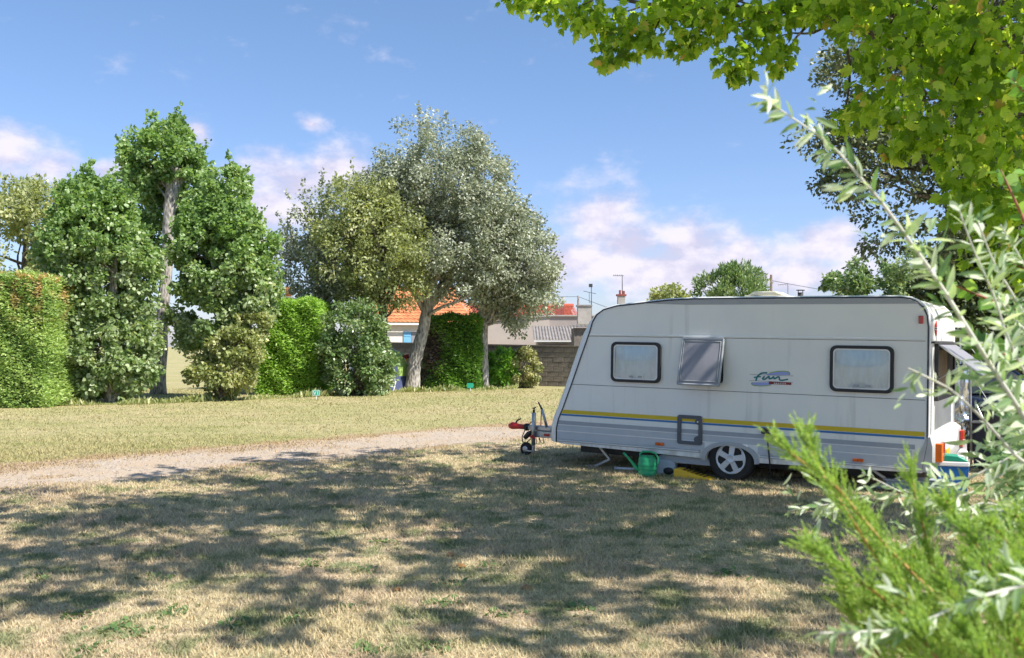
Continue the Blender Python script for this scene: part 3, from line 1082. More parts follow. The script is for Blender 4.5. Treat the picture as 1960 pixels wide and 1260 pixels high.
def hedge(name, label, x0, x1, y0, y1, h, n, mat, size=.16, seed=1, bare=None, rz=0.0):
    """clipped conifer hedge: twiggy core and a dense skin of sprays"""
    rng = np.random.default_rng(seed)
    cx, cy = (x0 + x1) / 2, (y0 + y1) / 2
    root = thing(name, label, 'hedge', (cx, cy, 0), rz)
    wx, wy = (x1 - x0) / 2, (y1 - y0) / 2
    MB().grid(1, 1, lambda u, v: (0, 0, 0))
    core = MB()
    ins = .22
    core.box(-wx + ins, wx - ins, -wy + ins, wy - ins, .12, h - ins)
    for k in range(9):
        core.tube([(-wx * .8 + wx * 1.6 * k / 8, 0, -.1), (-wx * .8 + wx * 1.6 * k / 8, 0, h * .6)], .04, 6)
    core.build('inner_twigs', TWIG, root)
    area = np.array([2 * wx * h, 2 * wx * h * .35, 2 * wy * h, 2 * wy * h, 2 * wx * 2 * wy])
    which = rng.choice(5, n, p=area / area.sum())
    a, b = rng.random(n) * 2 - 1, rng.random(n)
    P = np.zeros((n, 3)); O = np.zeros((n, 3))
    for w, (ax, sg) in enumerate([(1, -1), (1, 1), (0, -1), (0, 1)]):
        k = which == w
        if ax == 1:
            P[k] = np.stack([a[k] * wx, np.full(k.sum(), sg * wy), b[k] * h], 1); O[k] = (0, sg, 0)
        else:
            P[k] = np.stack([np.full(k.sum(), sg * wx), a[k] * wy, b[k] * h], 1); O[k] = (sg, 0, 0)
    k = which == 4
    P[k] = np.stack([a[k] * wx, (b[k] * 2 - 1) * wy, np.full(k.sum(), h)], 1); O[k] = (0, 0, 1)
    # round the edges, let the faces bulge
    rad = .18
    q = np.stack([np.clip(P[:, 0], -wx + rad, wx - rad), np.clip(P[:, 1], -wy + rad, wy - rad), np.clip(P[:, 2], 0, h - rad)], 1)
    dd = P - q
    ln = np.linalg.norm(dd, axis=1, keepdims=True)
    P = q + dd / np.maximum(ln, 1e-6) * rad
    O = dd / np.maximum(ln, 1e-6)
    bul = .04 * np.sin(P[:, 0] * 2.7 + seed) * np.sin(P[:, 2] * 2.1 + P[:, 1] * 2) + .05 * np.sin(P[:, 0] * 6 + P[:, 2] * 5) - .04
    P = P + O * (bul + rng.normal(0, .05, n))[:, None]
    P[:, 2] = np.maximum(P[:, 2], .03)
    T = np.clip(rng.normal(.5, .22, n) + .12 * np.sin(P[:, 0] * 3 + P[:, 2] * 4), 0, 1)
    A = O * .5 + np.array((0, 0, .12)) + rdir(n, rng) * np.array((1.1, 1.1, .55))
    Nn = O * .7 + rdir(n, rng) * .7 + np.array((0, 0, .3))
    S = size * (.6 + .8 * rng.random(n))
    if bare is not None:
        kp = ~bare(P, rng)
        P0, A0, N0, S0, T0 = P, A, Nn, S, T
        P, A, Nn, S, T = P[kp], A[kp], Nn[kp], S[kp], T[kp]
    if bare is not None:
        k = ~kp
        k &= rng.random(n) < .6
        leaf_obj('dead_twigs', P0[k] - O[k] * .12, A0[k], N0[k], S0[k] * 1.1, T_SPRAY, L_DEAD, root, T0[k])
    leaf_obj('foliage', P, A, Nn, S, T_SPRAY, mat, root, T)
    return root


hedge('clipped_hedge', 'tall clipped conifer hedge with scorched orange patches at the left edge', -17.0, -12.75, 25.6, 28.6, 3.66, 95000, L_HEDGE_RED, .10, 2)
hedge('clipped_hedge', 'bright green clipped hedge between the poplar and the laurel', -8.75, -6.75, 32.3, 35.0, 3.25, 52000, L_HEDGE, .115, 3)


def bare3(P, rng):
    # the hollow, browned-out flank of the old hedge
    g = np.exp(-((P[:, 0] + .75) / .55) ** 2 - ((P[:, 2] - 1.5) / 1.1) ** 2) * 1.25 + np.where(P[:, 0] < -.95, .55, 0)
    return (P[:, 1] < -.2) & (rng.random(len(P)) < g)


hedge('clipped_hedge', 'dark clipped hedge with a hollow brown flank between the two poplar trunks', -3.55, -1.25, 36.3, 39.0, 2.85, 46000, L_HEDGE_OLD, .12, 4, bare3)


def bush(name, label, base, ell, nclump, per, rad, leaf, mat, tmpl=T_KITE, seed=1, lo=.6, stems=9, up=.5, droop=.3):
    rng = np.random.default_rng(seed)
    rr = random.Random(seed)
    base = Vector(base)
    b = np.array(base)
    root = thing(name, label, 'bush', base)
    cc, od = clump_centres(ell, nclump, lo, rng)
    k = cc[:, 2] > .1
    cc, od = cc[k], od[k]
    st = MB()
    for i in rr.sample(range(len(cc)), min(stems, len(cc))):
        st.tube(bend((rr.uniform(-.2, .2), rr.uniform(-.15, .15), -.08), Vector(cc[i]) - base, 6, .06, rr), [.035 * (1 - .8 * q / 6) for q in range(7)], 6)
    st.build('stems', BARK_DARK, root, True)
    P, A, Nn, T = clump_leaves(cc, od, per, rad, droop, up, rng)
    ok = P[:, 2] > .05
    P, A, Nn, T = P[ok], A[ok], Nn[ok], T[ok]
    leaf_obj('foliage', P - b, A, Nn, leaf * (.65 + .7 * rng.random(len(P))), tmpl, mat, root, T)
    return root


bush('laurel_bush', 'big rounded laurel bush with pale glossy leaves beside the bright clipped hedge', (-5.3, 32.2, 0),
     [((-5.4, 32.3, 1.2), (1.3, 1.1, 1.2)), ((-5.45, 32.3, 2.15), (1.1, 1.0, 1.05)), ((-4.75, 32.2, .9), (.7, .8, .85))], 210, 80, .26, .125, L_LAUREL, T_KITE, 31, stems=30)
bush('feathery_bush', 'bright green feathery bush at the foot of the lower poplar', (-.5, 38.0, 0),
     [((-.45, 38, .75), (.75, .6, .8)), ((-.75, 38, .5), (.5, .5, .55))], 60, 90, .2, .16, L_BRIGHT, T_SPRAY, 33, droop=-.5)
bush('variegated_bush', 'round cream-flecked bush standing against the block wall', (.52, 37.9, 0),
     [((.52, 37.9, .82), (.62, .55, .80))], 70, 80, .17, .10, L_VARIEG, T_KITE, 35, stems=16)

# undergrowth along the foot of the hedges
rng_u = np.random.default_rng(77)
nu = 7000
ux = rng_u.uniform(-14, 0.2, nu)
uy = np.interp(ux, [-14, -11, -9, -6.5, -4, -1.2, .2], [26.6, 27.2, 29.2, 31.6, 34.6, 36.0, 37.3]) + rng_u.normal(0, .22, nu)
leaf_obj('undergrowth', np.stack([ux, uy, np.full(nu, .01)], 1), np.stack([rng_u.normal(0, .5, nu), rng_u.normal(0, .5, nu), np.ones(nu)], 1),
         rdir(nu, rng_u), .05 + .16 * rng_u.random(nu) ** 2 * (1 + np.sin(ux * 3.1) * np.sin(ux * 1.3 + 1)), T_SPRAY, L_YELLOWISH, None)
tag(bpy.data.objects['undergrowth'], 'uncut grass and weeds along the foot of the hedges', 'undergrowth', kind='stuff')

# trees beyond the caravan roof and on the right
tree('round_tree', 'small pale green tree showing over the front of the caravan roof', 'tree', (10.3, 60, 0),
     [(10.3, 60, 0), (10.3, 60, 2.5), (10.3, 60, 4.5)], [.15, .12, .05], [((10.3, 60, 4.2), (1.5, 1.4, 1.45))], 60, 70, .42, .22, L_YELLOWISH, BARK_DARK, T_KITE, seed=41)
tree('wind_swept_tree', 'dense dark green wind-swept tree showing above the middle of the caravan roof', 'tree', (14.1, 60, 0),
     [(14.1, 60, 0), (14.1, 60, 3), (14.1, 60, 5.5)], [.2, .15, .06], [((14.1, 60, 4.9), (2.4, 2.0, 2.1)), ((14.6, 60, 5.4), (1.6, 1.5, 1.4))],
     120, 90, .45, .26, L_LAUREL, BARK_DARK, T_SPRAY, seed=43, droop=-.8)
tree('spreading_tree', 'spreading mid-green tree showing over the rear of the caravan roof', 'tree', (17.6, 46, 0),
     [(17.6, 46, 0), (17.6, 46, 2.5), (17.4, 46, 4.6)], [.2, .16, .06],
     [((17.6, 46, 4.3), (1.9, 1.6, 1.7)), ((16.5, 46, 4.9), (1.2, 1.1, 1.0)), ((19.0, 46, 4.1), (1.3, 1.2, 1.3))], 110, 80, .38, .2, L_LAUREL, BARK_DARK, T_KITE, seed=45)
tree('slender_tree', 'slender pale tree between the spreading tree and the dark evergreen', 'tree', (18.3, 42, 0),
     [(18.3, 42, 0), (18.3, 42, 3), (18.2, 42, 6)], [.15, .12, .04], [((18.2, 42, 4.3), (1.0, 1.0, 2.2)), ((19, 42, 3.6), (.9, .9, 1.8))], 70, 70, .35, .16, L_MIXED, BARK_DARK, T_KITE, seed=47)
tree('dark_evergreen', 'dark evergreen tree behind the rear of the caravan', 'tree', (10.9, 20.5, 0),
     [(10.9, 20.5, 0), (10.9, 20.5, 2.5), (10.9, 20.5, 4.6)], [.22, .16, .06],
     [((10.0, 20.5, 2.2), (1.2, 1.2, 2.1)), ((11.6, 20.5, 2.9), (1.8, 1.4, 2.4)), ((10.9, 20.8, 3.7), (1.2, 1.1, 1.2)), ((9.6, 20.8, 1.0), (.8, .8, .9))], 300, 110, .34, .13, L_DARK, BARK_DARK, T_KITE, seed=49, lo=.5)
tree('grey_poplar', 'grey poplar whose dark twigs hang behind the maple leaves', 'tree', (9.4, 16.5, 0),
     [(9.4, 16.5, 0), (9.3, 16.5, 3), (8.9, 16.5, 6), (8.4, 16.5, 8.5)], [.3, .24, .16, .06],
     [((8.1, 16.5, 5.2), (1.5, 1.3, 1.4)), ((6.7, 16.4, 4.9), (1.2, 1.1, .75)), ((7.7, 16.5, 6.9), (1.6, 1.4, 1.0)), ((8.6, 16.5, 3.9), (1.2, 1.1, .8)),
      ((9.6, 16.5, 6.0), (1.8, 1.5, 2.4)), ((5.45, 16.3, 5.25), (.65, .5, .3)), ((5.8, 16.4, 4.6), (.75, .6, .28)), ((6.8, 16.4, 3.75), (.75, .6, .4)), ((6.3, 16.4, 6.6), (1.0, 1, .5)), ((6.4, 16.4, 5.6), (.8, .8, .5))],
     400, 110, .30, .085, L_GREYDARK, BARK_DARK, T_KITE, limbs=60, seed=51, lo=.3, limb_r=.05)


def maple():
    rng = np.random.default_rng(61)
    rr = random.Random(61)
    base = Vector((6.9, 8.4, 0))
    root = thing('maple_tree', 'large maple with broad backlit leaves overhanging the lawn from the right', 'tree', base)
    b = np.array(base)
    t = MB()
    t.tube([(0, 0, -.2), (-.05, 0, 1.2), (-.15, -.05, 2.8), (-.5, -.1, 4.2), (-1.0, -.2, 5.8), (-1.4, -.2, 8.0)], [.36, .29, .26, .22, .15, .05], 12)
    t.build('trunk', BARK_DARK, root, True)
    seen = [(1000, -12, 9.5, .26), (1050, 2, 9.3, .28), (1105, 15, 9.0, .30), (1150, 50, 8.8, .26), (1165, 112, 8.7, .15), (1190, 90, 8.7, .2),
            (1220, 45, 8.6, .30), (1245, 85, 8.5, .15), (1290, 15, 8.6, .30), (1312, 88, 8.4, .15), (1345, 66, 8.4, .18), (1370, 30, 8.2, .28),
            (1405, 110, 8.0, .20), (1415, 140, 8.0, .11), (1450, 25, 8.0, .30), (1470, 75, 8.0, .24), (1495, 120, 8.0, .15), (1530, 10, 8.0, .24),
            (1590, 0, 7.6, .3), (1625, 25, 7.5, .28), (1700, 50, 7.0, .36), (1672, 130, 7.2, .22), (1750, 110, 6.8, .36), (1705, 190, 7.3, .26),
            (1660, 215, 7.8, .2), (1620, 230, 8.2, .16), (1745, 240, 7.2, .26), (1850, 60, 6.5, .42), (1930, 40, 6.3, .44), (1820, 175, 6.6, .38),
            (1915, 165, 6.4, .40), (1800, 275, 7.0, .24), (1862, 285, 6.8, .36), (1945, 285, 6.4, .40), (1885, 385, 6.8, .32), (1950, 400, 6.6, .36),
            (1905, 470, 7.0, .28), (1838, 360, 7.2, .2), (1950, 500, 7.0, .3), (1780, 20, 6.9, .36), (1660, -10, 7.2, .3), (1330, -15, 8.8, .3),
            (1720, 290, 7.4, .14), (1830, 60, 8.2, .4), (1920, 230, 8.2, .4)]
    cc = np.array([pix(x, y, d) for x, y, d, r in seen])
    rad = np.array([r for *_, r in seen])
    per = (np.array(rad) ** 1.6 * np.where(cc[:, 0] > 2.6, 620, 820)).astype(int) + 12
    # crown above the frame, which throws the shade across the lawn
    hc, hod = clump_centres([((4.4, 5.9, 7.4), (5.0, 4.4, 2.6)), ((1.2, 7.4, 6.9), (3.2, 3.6, 1.4)), ((7.7, 5.4, 6.8), (3.3, 3.7, 2.4)), ((5.2, 10.2, 7.6), (3.4, 2.6, 2.0))], 290, .25, rng)
    lim = 1.687 + .385 * hc[:, 1] + .75
    vis = (hc[:, 0] / hc[:, 1] < .62) & (hc[:, 2] < lim)
    hc[vis, 2] = lim[vis] + .5 * rng.random(vis.sum())
    lb = MB()
    heads = [(.9, 9.2, 5.15), (2.3, 8.0, 4.7), (3.2, 7.0, 4.7), (3.6, 7.2, 3.6), (.5, 9.2, 5.7), (3.5, 4.6, 6.5), (5, 11.5, 7.5), (8.5, 6.5, 6.5)]
    for h in heads:
        pl = bend((-.45, -.1, 4.0), Vector(h) - base, 8, .06, rr)
        lb.tube(pl, [.10 * (1 - .85 * q / 8) for q in range(9)], 8)
        tip = pl[6]
        for i in np.argsort(np.linalg.norm(cc - (np.array(tip) + b), axis=1))[:9]:
            q = bend(pl[rr.choice((4, 5, 6, 7))], Vector(cc[i]) - base, 6, .08, rr)
            lb.tube(q, [.022 * (1 - .8 * w / 6) for w in range(7)], 5)
    for i in rr.sample(range(len(hc)), 60):
        lb.tube(bend((-.9, -.15, 5.4), Vector(hc[i]) - base, 6, .07, rr), [.06 * (1 - .85 * w / 6) for w in range(7)], 5)
    lb.build('limbs', BARK_DARK, root, True)
    # leaves near the frame
    P, A, Nn = [], [], []
    for c, r, n in zip(cc, rad, per):
        d = rdir(n, rng)
        P.append(c + d * (r * rng.random(n) ** .5)[:, None] * np.array((1, 1, .75)))
        A.append(rdir(n, rng) * .8 + np.array((0, -.1, -.75)) + d * .3)
        Nn.append(rdir(n, rng) * 1.0 + np.array((.1, -.3, .45)))
    P, A, Nn = np.vstack(P), np.vstack(A), np.vstack(Nn)
    S = .055 + .065 * rng.random(len(P))
    hm = len(hc) * 40
    ci = np.repeat(np.arange(len(hc)), 40)
    d = rdir(hm, rng)
    PH = hc[ci] + d * ((.28 + .34 * rng.random(len(hc)))[ci] * rng.random(hm) ** .5)[:, None]
    zmin = 1.687 + .375 * PH[:, 1] + .06
    k = (PH[:, 0] / PH[:, 1] > .57) | (PH[:, 2] > zmin)
    PH, dk = PH[k], d[k]
    AH = rdir(len(PH), rng) * .6 + np.array((0, 0, -.5)) + dk * .3
    NH = rdir(len(PH), rng) * .6 + np.array((.2, -.1, .7))
    SH = .13 + .07 * rng.random(len(PH))
    # the 300 leaves that show largest are leaves of their own
    uu = P[:, 0] / P[:, 1]; vv = (P[:, 2] - EYE) / P[:, 1]
    inside = (np.abs(uu) < .54) & (vv < .36)
    score = np.where(inside, S / P[:, 1], 0)
    big = np.argsort(-score)[:300]
    rest = np.setdiff1d(np.arange(len(P)), big)
    cr = leaf_obj('crown', np.vstack([P[rest], PH]) - b, np.vstack([A[rest], AH]), np.vstack([Nn[rest], NH]), np.concatenate([S[rest], SH]), T_MAPLE, L_MAPLE, root, kind='stuff')
    single_leaves(P[big] - b, A[big], Nn[big], S[big], T_MAPLE, L_MAPLE, cr, 6, rng)


def single_leaves(P, A, Nn, S, tmpl, mat, parent, variants, rng, name='leaf'):
    """one object a leaf, sharing a few meshes"""
    V0, F0 = tmpl
    meshes = []
    for k in range(variants):
        V = V0.copy().astype(float)
        V[:, 0] *= .85 + .3 * rng.random()
        V[:, 2] += (.35 * rng.random() - .2) * V[:, 1] ** 2 + .1 * rng.normal() * V[:, 0]
        me = bpy.data.meshes.new(name)
        me.from_pydata([tuple(p) for p in V], [], [tuple(int(i) for i in f) for f in F0])
        a = me.attributes.new('rnd', 'FLOAT', 'FACE')
        a.data.foreach_set('value', np.full(len(F0), (k + .5) / variants, dtype=np.float32))
        me.materials.append(mat)
        me.update()
        meshes.append(me)
    for i in range(len(P)):
        y = Vector(A[i]).normalized()
        z = Vector(Nn[i]); z = (z - y * z.dot(y)).normalized()
        x = y.cross(z)
        o = bpy.data.objects.new(name, meshes[int(rng.integers(variants))])
        COL.objects.link(o)
        s = float(S[i])
        M = Matrix((x * s, y * s, z * s)).transposed().to_4x4()
        M.translation = Vector(P[i])
        o.parent = parent
        o.matrix_local = M


maple()

# ------------------------------------------------------------------ walls and houses behind
M_BLOCK = pm('concrete_block', (.25, .215, .19), .95, var=.5, scale=3.5, bump=.5, bscale=30)
M_MORTAR = pm('mortar', (.20, .175, .155), .95, var=.3, bump=.4)
M_RENDER_W = pm('render_white', (.74, .69, .64), .9, var=.08, scale=1.5, bump=.1)
M_RENDER_P = pm('render_beige', (.50, .43, .39), .9, var=.08, scale=1.2, bump=.1)
M_RENDER_G = pm('render_grey', (.34, .30, .30), .9, var=.10, scale=1.2, bump=.1)
M_TILE = pm('roof_tile_orange', (.56, .235, .10), .8, var=.3, scale=2.5, alt=(.42, .13, .05), bump=.2)
M_TILE_RED = pm('roof_tile_red', (.38, .075, .04), .8, var=.3, scale=2.5, alt=(.32, .07, .04), bump=.2)
M_FIBRE = pm('fibre_cement', (.24, .22, .21), .9, var=.4, scale=3, bump=.3)
M_SHUTTER = pm('shutter_blue', (.16, .42, .68), .5, var=.08)
M_BRICK_RED = pm('chimney_brick', (.30, .08, .06), .9, var=.4, scale=9, bump=.4)
M_CHIM = pm('chimney_render', (.42, .39, .37), .9, var=.2, scale=3, bump=.2)
M_POLE = pm('concrete_pole', (.28, .26, .25), .9, var=.3, bump=.3)
M_WOOD = pm('wood_pole', (.18, .11, .08), .9, var=.4, bump=.4)
M_WIRE = pm('wire', (.05, .05, .055), .5, var=.1)
M_ORANGEPOT = pm('clay_pot', (.55, .20, .07), .8, var=.2)

wall = thing('block_wall', 'weathered grey concrete block wall closing the lawn behind the bushes', 'wall', (-6.0, 43.5, 0))
wa, wb = Vector((-6.0, 43.5, 0)), Vector((5.6, 37.6, 0))
wd = (wb - wa)
WL = wd.length
wdn = wd.normalized()
wang = math.atan2(wdn.y, wdn.x)
wall.rotation_euler = (0, 0, wang)
wm = MB()
wm.add([(0, 0, -.1), (WL, 0, -.1), (WL, 0, 1.60), (0, 0, 1.84), (0, .18, -.1), (WL, .18, -.1), (WL, .18, 1.60), (0, .18, 1.84)],
       [(0, 1, 2, 3), (5, 4, 7, 6), (0, 4, 5, 1), (1, 5, 6, 2), (2, 6, 7, 3), (3, 7, 4, 0)])
wm.build('mortar_core', M_MORTAR, wall)
blk = None
rw = random.Random(2)
me_b = []
for v in range(5):
    m = MB().box(-.235, .235, -.014 - .006 * v / 4, .02, -.093, .093)
    o = m.build('block', M_BLOCK, wall, bevel=.006, seg=1)
    me_b.append(o)
nb = 0
for row in range(8):
    zc = .10 + row * .205
    off = .25 * (row % 2)
    k = 0
    while True:
        xc = .25 + off + k * .495
        k += 1
        if xc > WL - .2: break
        if zc + .1 > 1.84 - .24 * xc / WL: continue
        if nb < 5: o = me_b[nb]
        else:
            o = rw.choice(me_b).copy(); COL.objects.link(o); o.parent = wall
        nb += 1
        o.location = (xc, 0, zc)
        o.rotation_euler = (0, 0, rw.uniform(-.008, .008))
cp = MB()
cp.add([(-.05, -.05, 1.84), (WL + .05, -.05, 1.60), (WL + .05, -.05, 1.65), (-.05, -.05, 1.89), (-.05, .23, 1.84), (WL + .05, .23, 1.60), (WL + .05, .23, 1.65), (-.05, .23, 1.89)],
       [(0, 1, 2, 3), (5, 4, 7, 6), (0, 4, 5, 1), (1, 5, 6, 2), (2, 6, 7, 3), (3, 7, 4, 0)])
cp.build('coping', M_MORTAR, wall)
MB().box(WL * .755, WL * .755 + .34, -.06, -.021, 0, 1.62).build('pier', M_MORTAR, wall)


def tiled_plane(mb, o, u, v, nu, nv, amp=.045, step=.03, rows=10):
    """pantile surface: o corner, u along the eave, v up the slope (vectors)"""
    o, u, v = Vector(o), Vector(u), Vector(v)
    n = u.cross(v).normalized()
    if n.z < 0: n = -n
    waves = max(4, int(u.length / .24))
    nuu = waves * 5
    for r in range(rows):
        base = len(mb.v)
        for j in (0, 1):
            for i in range(nuu + 1):
                a = i / nuu
                b = (r + j * 1.06) / rows
                h = amp * abs(math.sin(math.pi * a * waves)) + (step if j == 0 else 0)
                mb.v.append(tuple(o + u * a + v * b + n * h))
        for i in range(nuu):
            a0 = base + i
            mb.f.append((a0, a0 + 1, a0 + nuu + 2, a0 + nuu + 1))
    return mb


def house(name, label, org, rz, w, dp, eave, rise, mwall, mtile, win=None, chim=None):
    root = thing(name, label, 'house', org, rz)
    b = MB()
    prof = [(0, -.2), (dp, -.2), (dp, eave), (dp / 2, eave + rise), (0, eave)]
    b.prism(prof, lambda a, z, t: (t, a, z), 0, w)
    b.build('wall', mwall, root)
    rf = MB()
    ov = .3
    k = rise / (dp / 2)
    tiled_plane(rf, (-ov, -ov, eave - ov * k + .05), (w + 2 * ov, 0, 0), (0, dp / 2 + ov, rise + ov * k), 0, 0, rows=12)
    tiled_plane(rf, (-ov, dp + ov, eave - ov * k + .05), (w + 2 * ov, 0, 0), (0, -dp / 2 - ov, rise + ov * k), 0, 0, rows=12)
    r = rf.build('roof', mtile, root, True)
    MB().tube([(-ov, dp / 2, eave + rise + .07), (w + ov, dp / 2, eave + rise + .07)], .11, 8).build('ridge', mtile, r, True)
    MB().box(-ov, w + ov, -ov - .09, -ov, eave - ov * k - .06, eave - ov * k + .03).build('gutter', M_WHITE, r)
    for (x0, x1, z0, z1) in (win or []):
        wn = MB().box(x0, x1, -.03, -.002, z0, z1).build('window', M_SMOKE, root)
        for s, (a, c) in enumerate(((x0 - .42, x0 - .02), (x1 + .02, x1 + .42))):
            sh = MB()
            sh.box(a, c, -.06, -.015, z0, z1)
            for q in range(2):
                sh.box(a + .03, c - .03, -.075, -.0601, z0 + .15 + q * (z1 - z0 - .4), z0 + .23 + q * (z1 - z0 - .4))
            sh.build('shutter', M_SHUTTER, root)
    return root


house('tiled_house', 'white house with orange tiled roof and blue shutters behind the wall', (-6.67, 48, 0), R(22), 5.0, 7.6, 3.0, 1.9, M_RENDER_W, M_TILE, win=[(1.55, 2.25, 1.2, 2.45)])
h2 = house('tiled_house', 'low house with red tiled roof and brick chimney behind the flat grey building', (-2.2, 56.5, 0), R(6), 6.2, 6.0, 3.15, 1.1, M_RENDER_G, M_TILE_RED)


def chimney(name, label, cx, cy, z0, z1, w, mat, cap=True, pot=None):
    root = thing(name, label, 'chimney', (cx, cy, 0))
    MB().box(-w / 2, w / 2, -w / 2, w / 2, z0, z1).build('stack', mat, root, bevel=.01, seg=1)
    if cap: MB().box(-w / 2 - .05, w / 2 + .05, -w / 2 - .05, w / 2 + .05, z1, z1 + .08).build('cap', M_POLE, root)
    if pot:
        zc = z1 + (.08 if cap else 0)
        MB().lathe([(.16, zc), (.14, zc + .3), (.17, zc + .5), (.15, zc + .52)], n=14).build('pot', pot, root, True)
    return root


p = pix(1072, 590, 57)
chimney('chimney', 'dark red brick chimney on the red tiled house', p.x, 57.6, 3.1, pix(1072, 579, 57).z, .55, M_BRICK_RED, False)
p = pix(1118, 590, 52)
chimney('chimney', 'squat grey rendered chimney above the flat grey building', p.x, 52, 2.9, pix(1118, 587, 52).z, .75, M_CHIM)
p = pix(552, 560, 50)
chimney('chimney', 'narrow chimney with orange clay pot above the bright clipped hedge', p.x, 50, 0, pix(552, 568, 50).z, .42, M_POLE, False, M_ORANGEPOT)
p = pix(1189, 580, 54)
chimney('chimney', 'small chimney with terracotta cowl carrying an antenna mast', p.x, 54, 2.6, pix(1189, 567, 54).z, .42, M_CHIM, False)
MB().box(-.28, .28, -.25, .25, 0, .10).build('cowl', M_BRICK_RED, bpy.data.objects['chimney.003']).location = (0, 0, pix(1189, 567, 54).z + .0)
MB().box(-.12, -.02, -.1, .1, .1, .34).box(.06, .2, -.1, .1, .1, .30).build('cowl_pots', M_BRICK_RED, bpy.data.objects['chimney.003']).location = (0, 0, pix(1189, 567, 54).z)

# flat grey building with a beige gable, and the lean-to shed
fb = thing('flat_roofed_building', 'long grey rendered building with beige end wall behind the block wall', 'building', (-1.3, 50, 0))
pA = MB().box(0, 3.3, 0, 4, -.2, 3.0)
pA.v = [(x, y, z if z < 0 else 3.0 + (.28 if x > 1 else 0)) for x, y, z in pA.v]
pA.build('beige_wall', M_RENDER_P, fb)
MB().box(2.1, 7.2, 4.05, 9, -.2, 3.42).build('grey_wall', M_RENDER_G, fb)
MB().box(2.0, 7.3, 3.95, 9.1, 3.42, 3.50).build('parapet', M_CHIM, fb)
pB = MB().box(-.1, 3.4, -.08, 4.02, 3.0, 3.06)
pB.v = [(x, y, z + (.29 if x > 1 else 0)) for x, y, z in pB.v]
pB.build('wall_cap', M_CHIM, fb)

sd = thing('lean_to_shed', 'beige lean-to with grey corrugated roof beside the concrete corner post', 'shed', (1.15, 45.0, 0))
MB().box(0.06, 2.0, .1, 3.0, -.1, 1.98).build('wall', M_RENDER_P, sd)
MB().box(.10, 1.55, .02, .099, 1.60, 1.74).build('orange_board', pm('board_orange', (.70, .33, .15), .7), sd)
rf = MB()
for s0 in range(1):
    nw = 15
    rf.grid(nw * 6, 6, lambda u, v: (-.1 + 2.25 * u, -.12 + 3.1 * v, 2.0 + .72 * v + .035 * math.sin(u * nw * 2 * math.pi)))
rf.build('corrugated_roof', M_FIBRE, sd, True)
MB().box(-.1, 2.15, -.16, -.125, 1.90, 1.97).build('gutter', M_WHITE, sd)
cs = thing('corner_outhouse', 'dark concrete outhouse corner with corrugated edge next to the caravan nose', 'outhouse', (2.75, 41.5, 0))
oh = MB().box(0, 2.2, 0, 2.0, -.1, 2.5)
oh.build('wall', M_MORTAR, cs)
rf = MB()
rf.grid(84, 3, lambda u, v: (-.12 + 2.5 * u, -.18 + 2.3 * v, 2.56 + .12 * v + .03 * math.sin(u * 14 * 2 * math.pi)))
rf.build('corrugated_roof', M_FIBRE, cs, True)

# poles, masts, wires


def pole(name, label, x, ytop, d, r, mat, z0=0.0, cat='pole'):
    p_ = pix(x, ytop, d)
    root = thing(name, label, cat, (p_.x, d, z0))
    MB().tube([(0, 0, -.1 if z0 == 0 else 0), (0, 0, p_.z - z0)], [r, r * .85], 10).build('shaft', mat, root, True)
    return root, p_


pole('concrete_pole', 'grey concrete pole standing up behind the thin tree', 606, 520, 48, .17, M_POLE)
pole('utility_pole', 'short pole stub with wires above the squat grey chimney', 1107, 566, 53, .075, M_POLE, 3.0)
pole('utility_pole', 'thin brown pole above the caravan roof beside the wind-swept tree', 1476, 526, 70, .10, M_WOOD)


def antenna(label, x, ytop, d, z0, kind):
    root, p_ = pole('tv_antenna', label, x, ytop, d, .025, M_CHASSIS, z0, 'antenna')
    H = p_.z - z0
    m = MB()
    if kind == 0:
        m.tube([(-.5, 0, H - .02), (.08, 0, H - .02)], .014, 6)
        for k in range(5):
            a = -.48 + k * .12
            m.tube([(a, -.16, H - .08), (a - .05, .0, H - .02), (a, .16, H + .06)], .010, 5)
    elif kind == 1:
        m.box(-.14, .06, -.04, .04, H - .08, H + .10)
        m.tube([(-.45, 0, H - .30), (.25, 0, H - .45)], .016, 6)
        for k in range(4):
            a = -.4 + k * .2
            m.tube([(a, -.2, H - .34 - k * .04), (a, .2, H - .30 - k * .04)], .010, 5)
        m.tube([(-.12, 0, H - .95), (-.12, 0, H - .36)], .014, 6)
        m.tube([(-.12, 0, H - .95), (0, 0, H - .95)], .012, 6)
    else:
        m.tube([(-.75, 0, H - .10), (.02, 0, H - .02)], .016, 6)
        for k in range(4):
            a = -.7 + k * .18
            m.tube([(a, -.16, H - .12), (a, .16, H - .10)], .010, 5)
    m.build('elements', M_CHASSIS, root)


antenna('rusty mast with small comb antenna on the terracotta-cowled chimney', 1191, 527, 54, pix(1189, 567, 54).z, 0)
antenna('forked television antenna rising beside the squat grey chimney', 1132, 547, 52, 3.05, 1)
antenna('low television antenna seen just above the caravan roof', 1508, 543, 70, 2.5, 2)


def wire(label, a, b, sag, r=.012):
    A, B = Vector(a), Vector(b)
    pts = [A.lerp(B, t / 16) - Vector((0, 0, sag * 4 * (t / 16) * (1 - t / 16))) for t in range(17)]
    tag(MB().tube(pts, r, 5).build('overhead_wire', M_WIRE), label, 'wire', 'overhead wires')


wire('overhead wire sagging from the pole stub down behind the caravan nose', pix(1107, 568, 53), pix(1330, 640, 46), .1)
wire('overhead wire running left from the pole stub into the lower poplar', pix(1107, 568, 53), pix(1000, 566, 53), .03)
wire('lower overhead wire left of the concrete pole over the clipped hedge', pix(606, 550, 48), pix(480, 570, 50), .1)
wire('upper overhead wire left of the concrete pole over the clipped hedge', pix(606, 546, 48), pix(480, 549, 50), .05)
wire('overhead wire from the thin brown pole above the caravan roof', pix(1476, 537, 70), pix(1720, 575, 66), .1, .018)

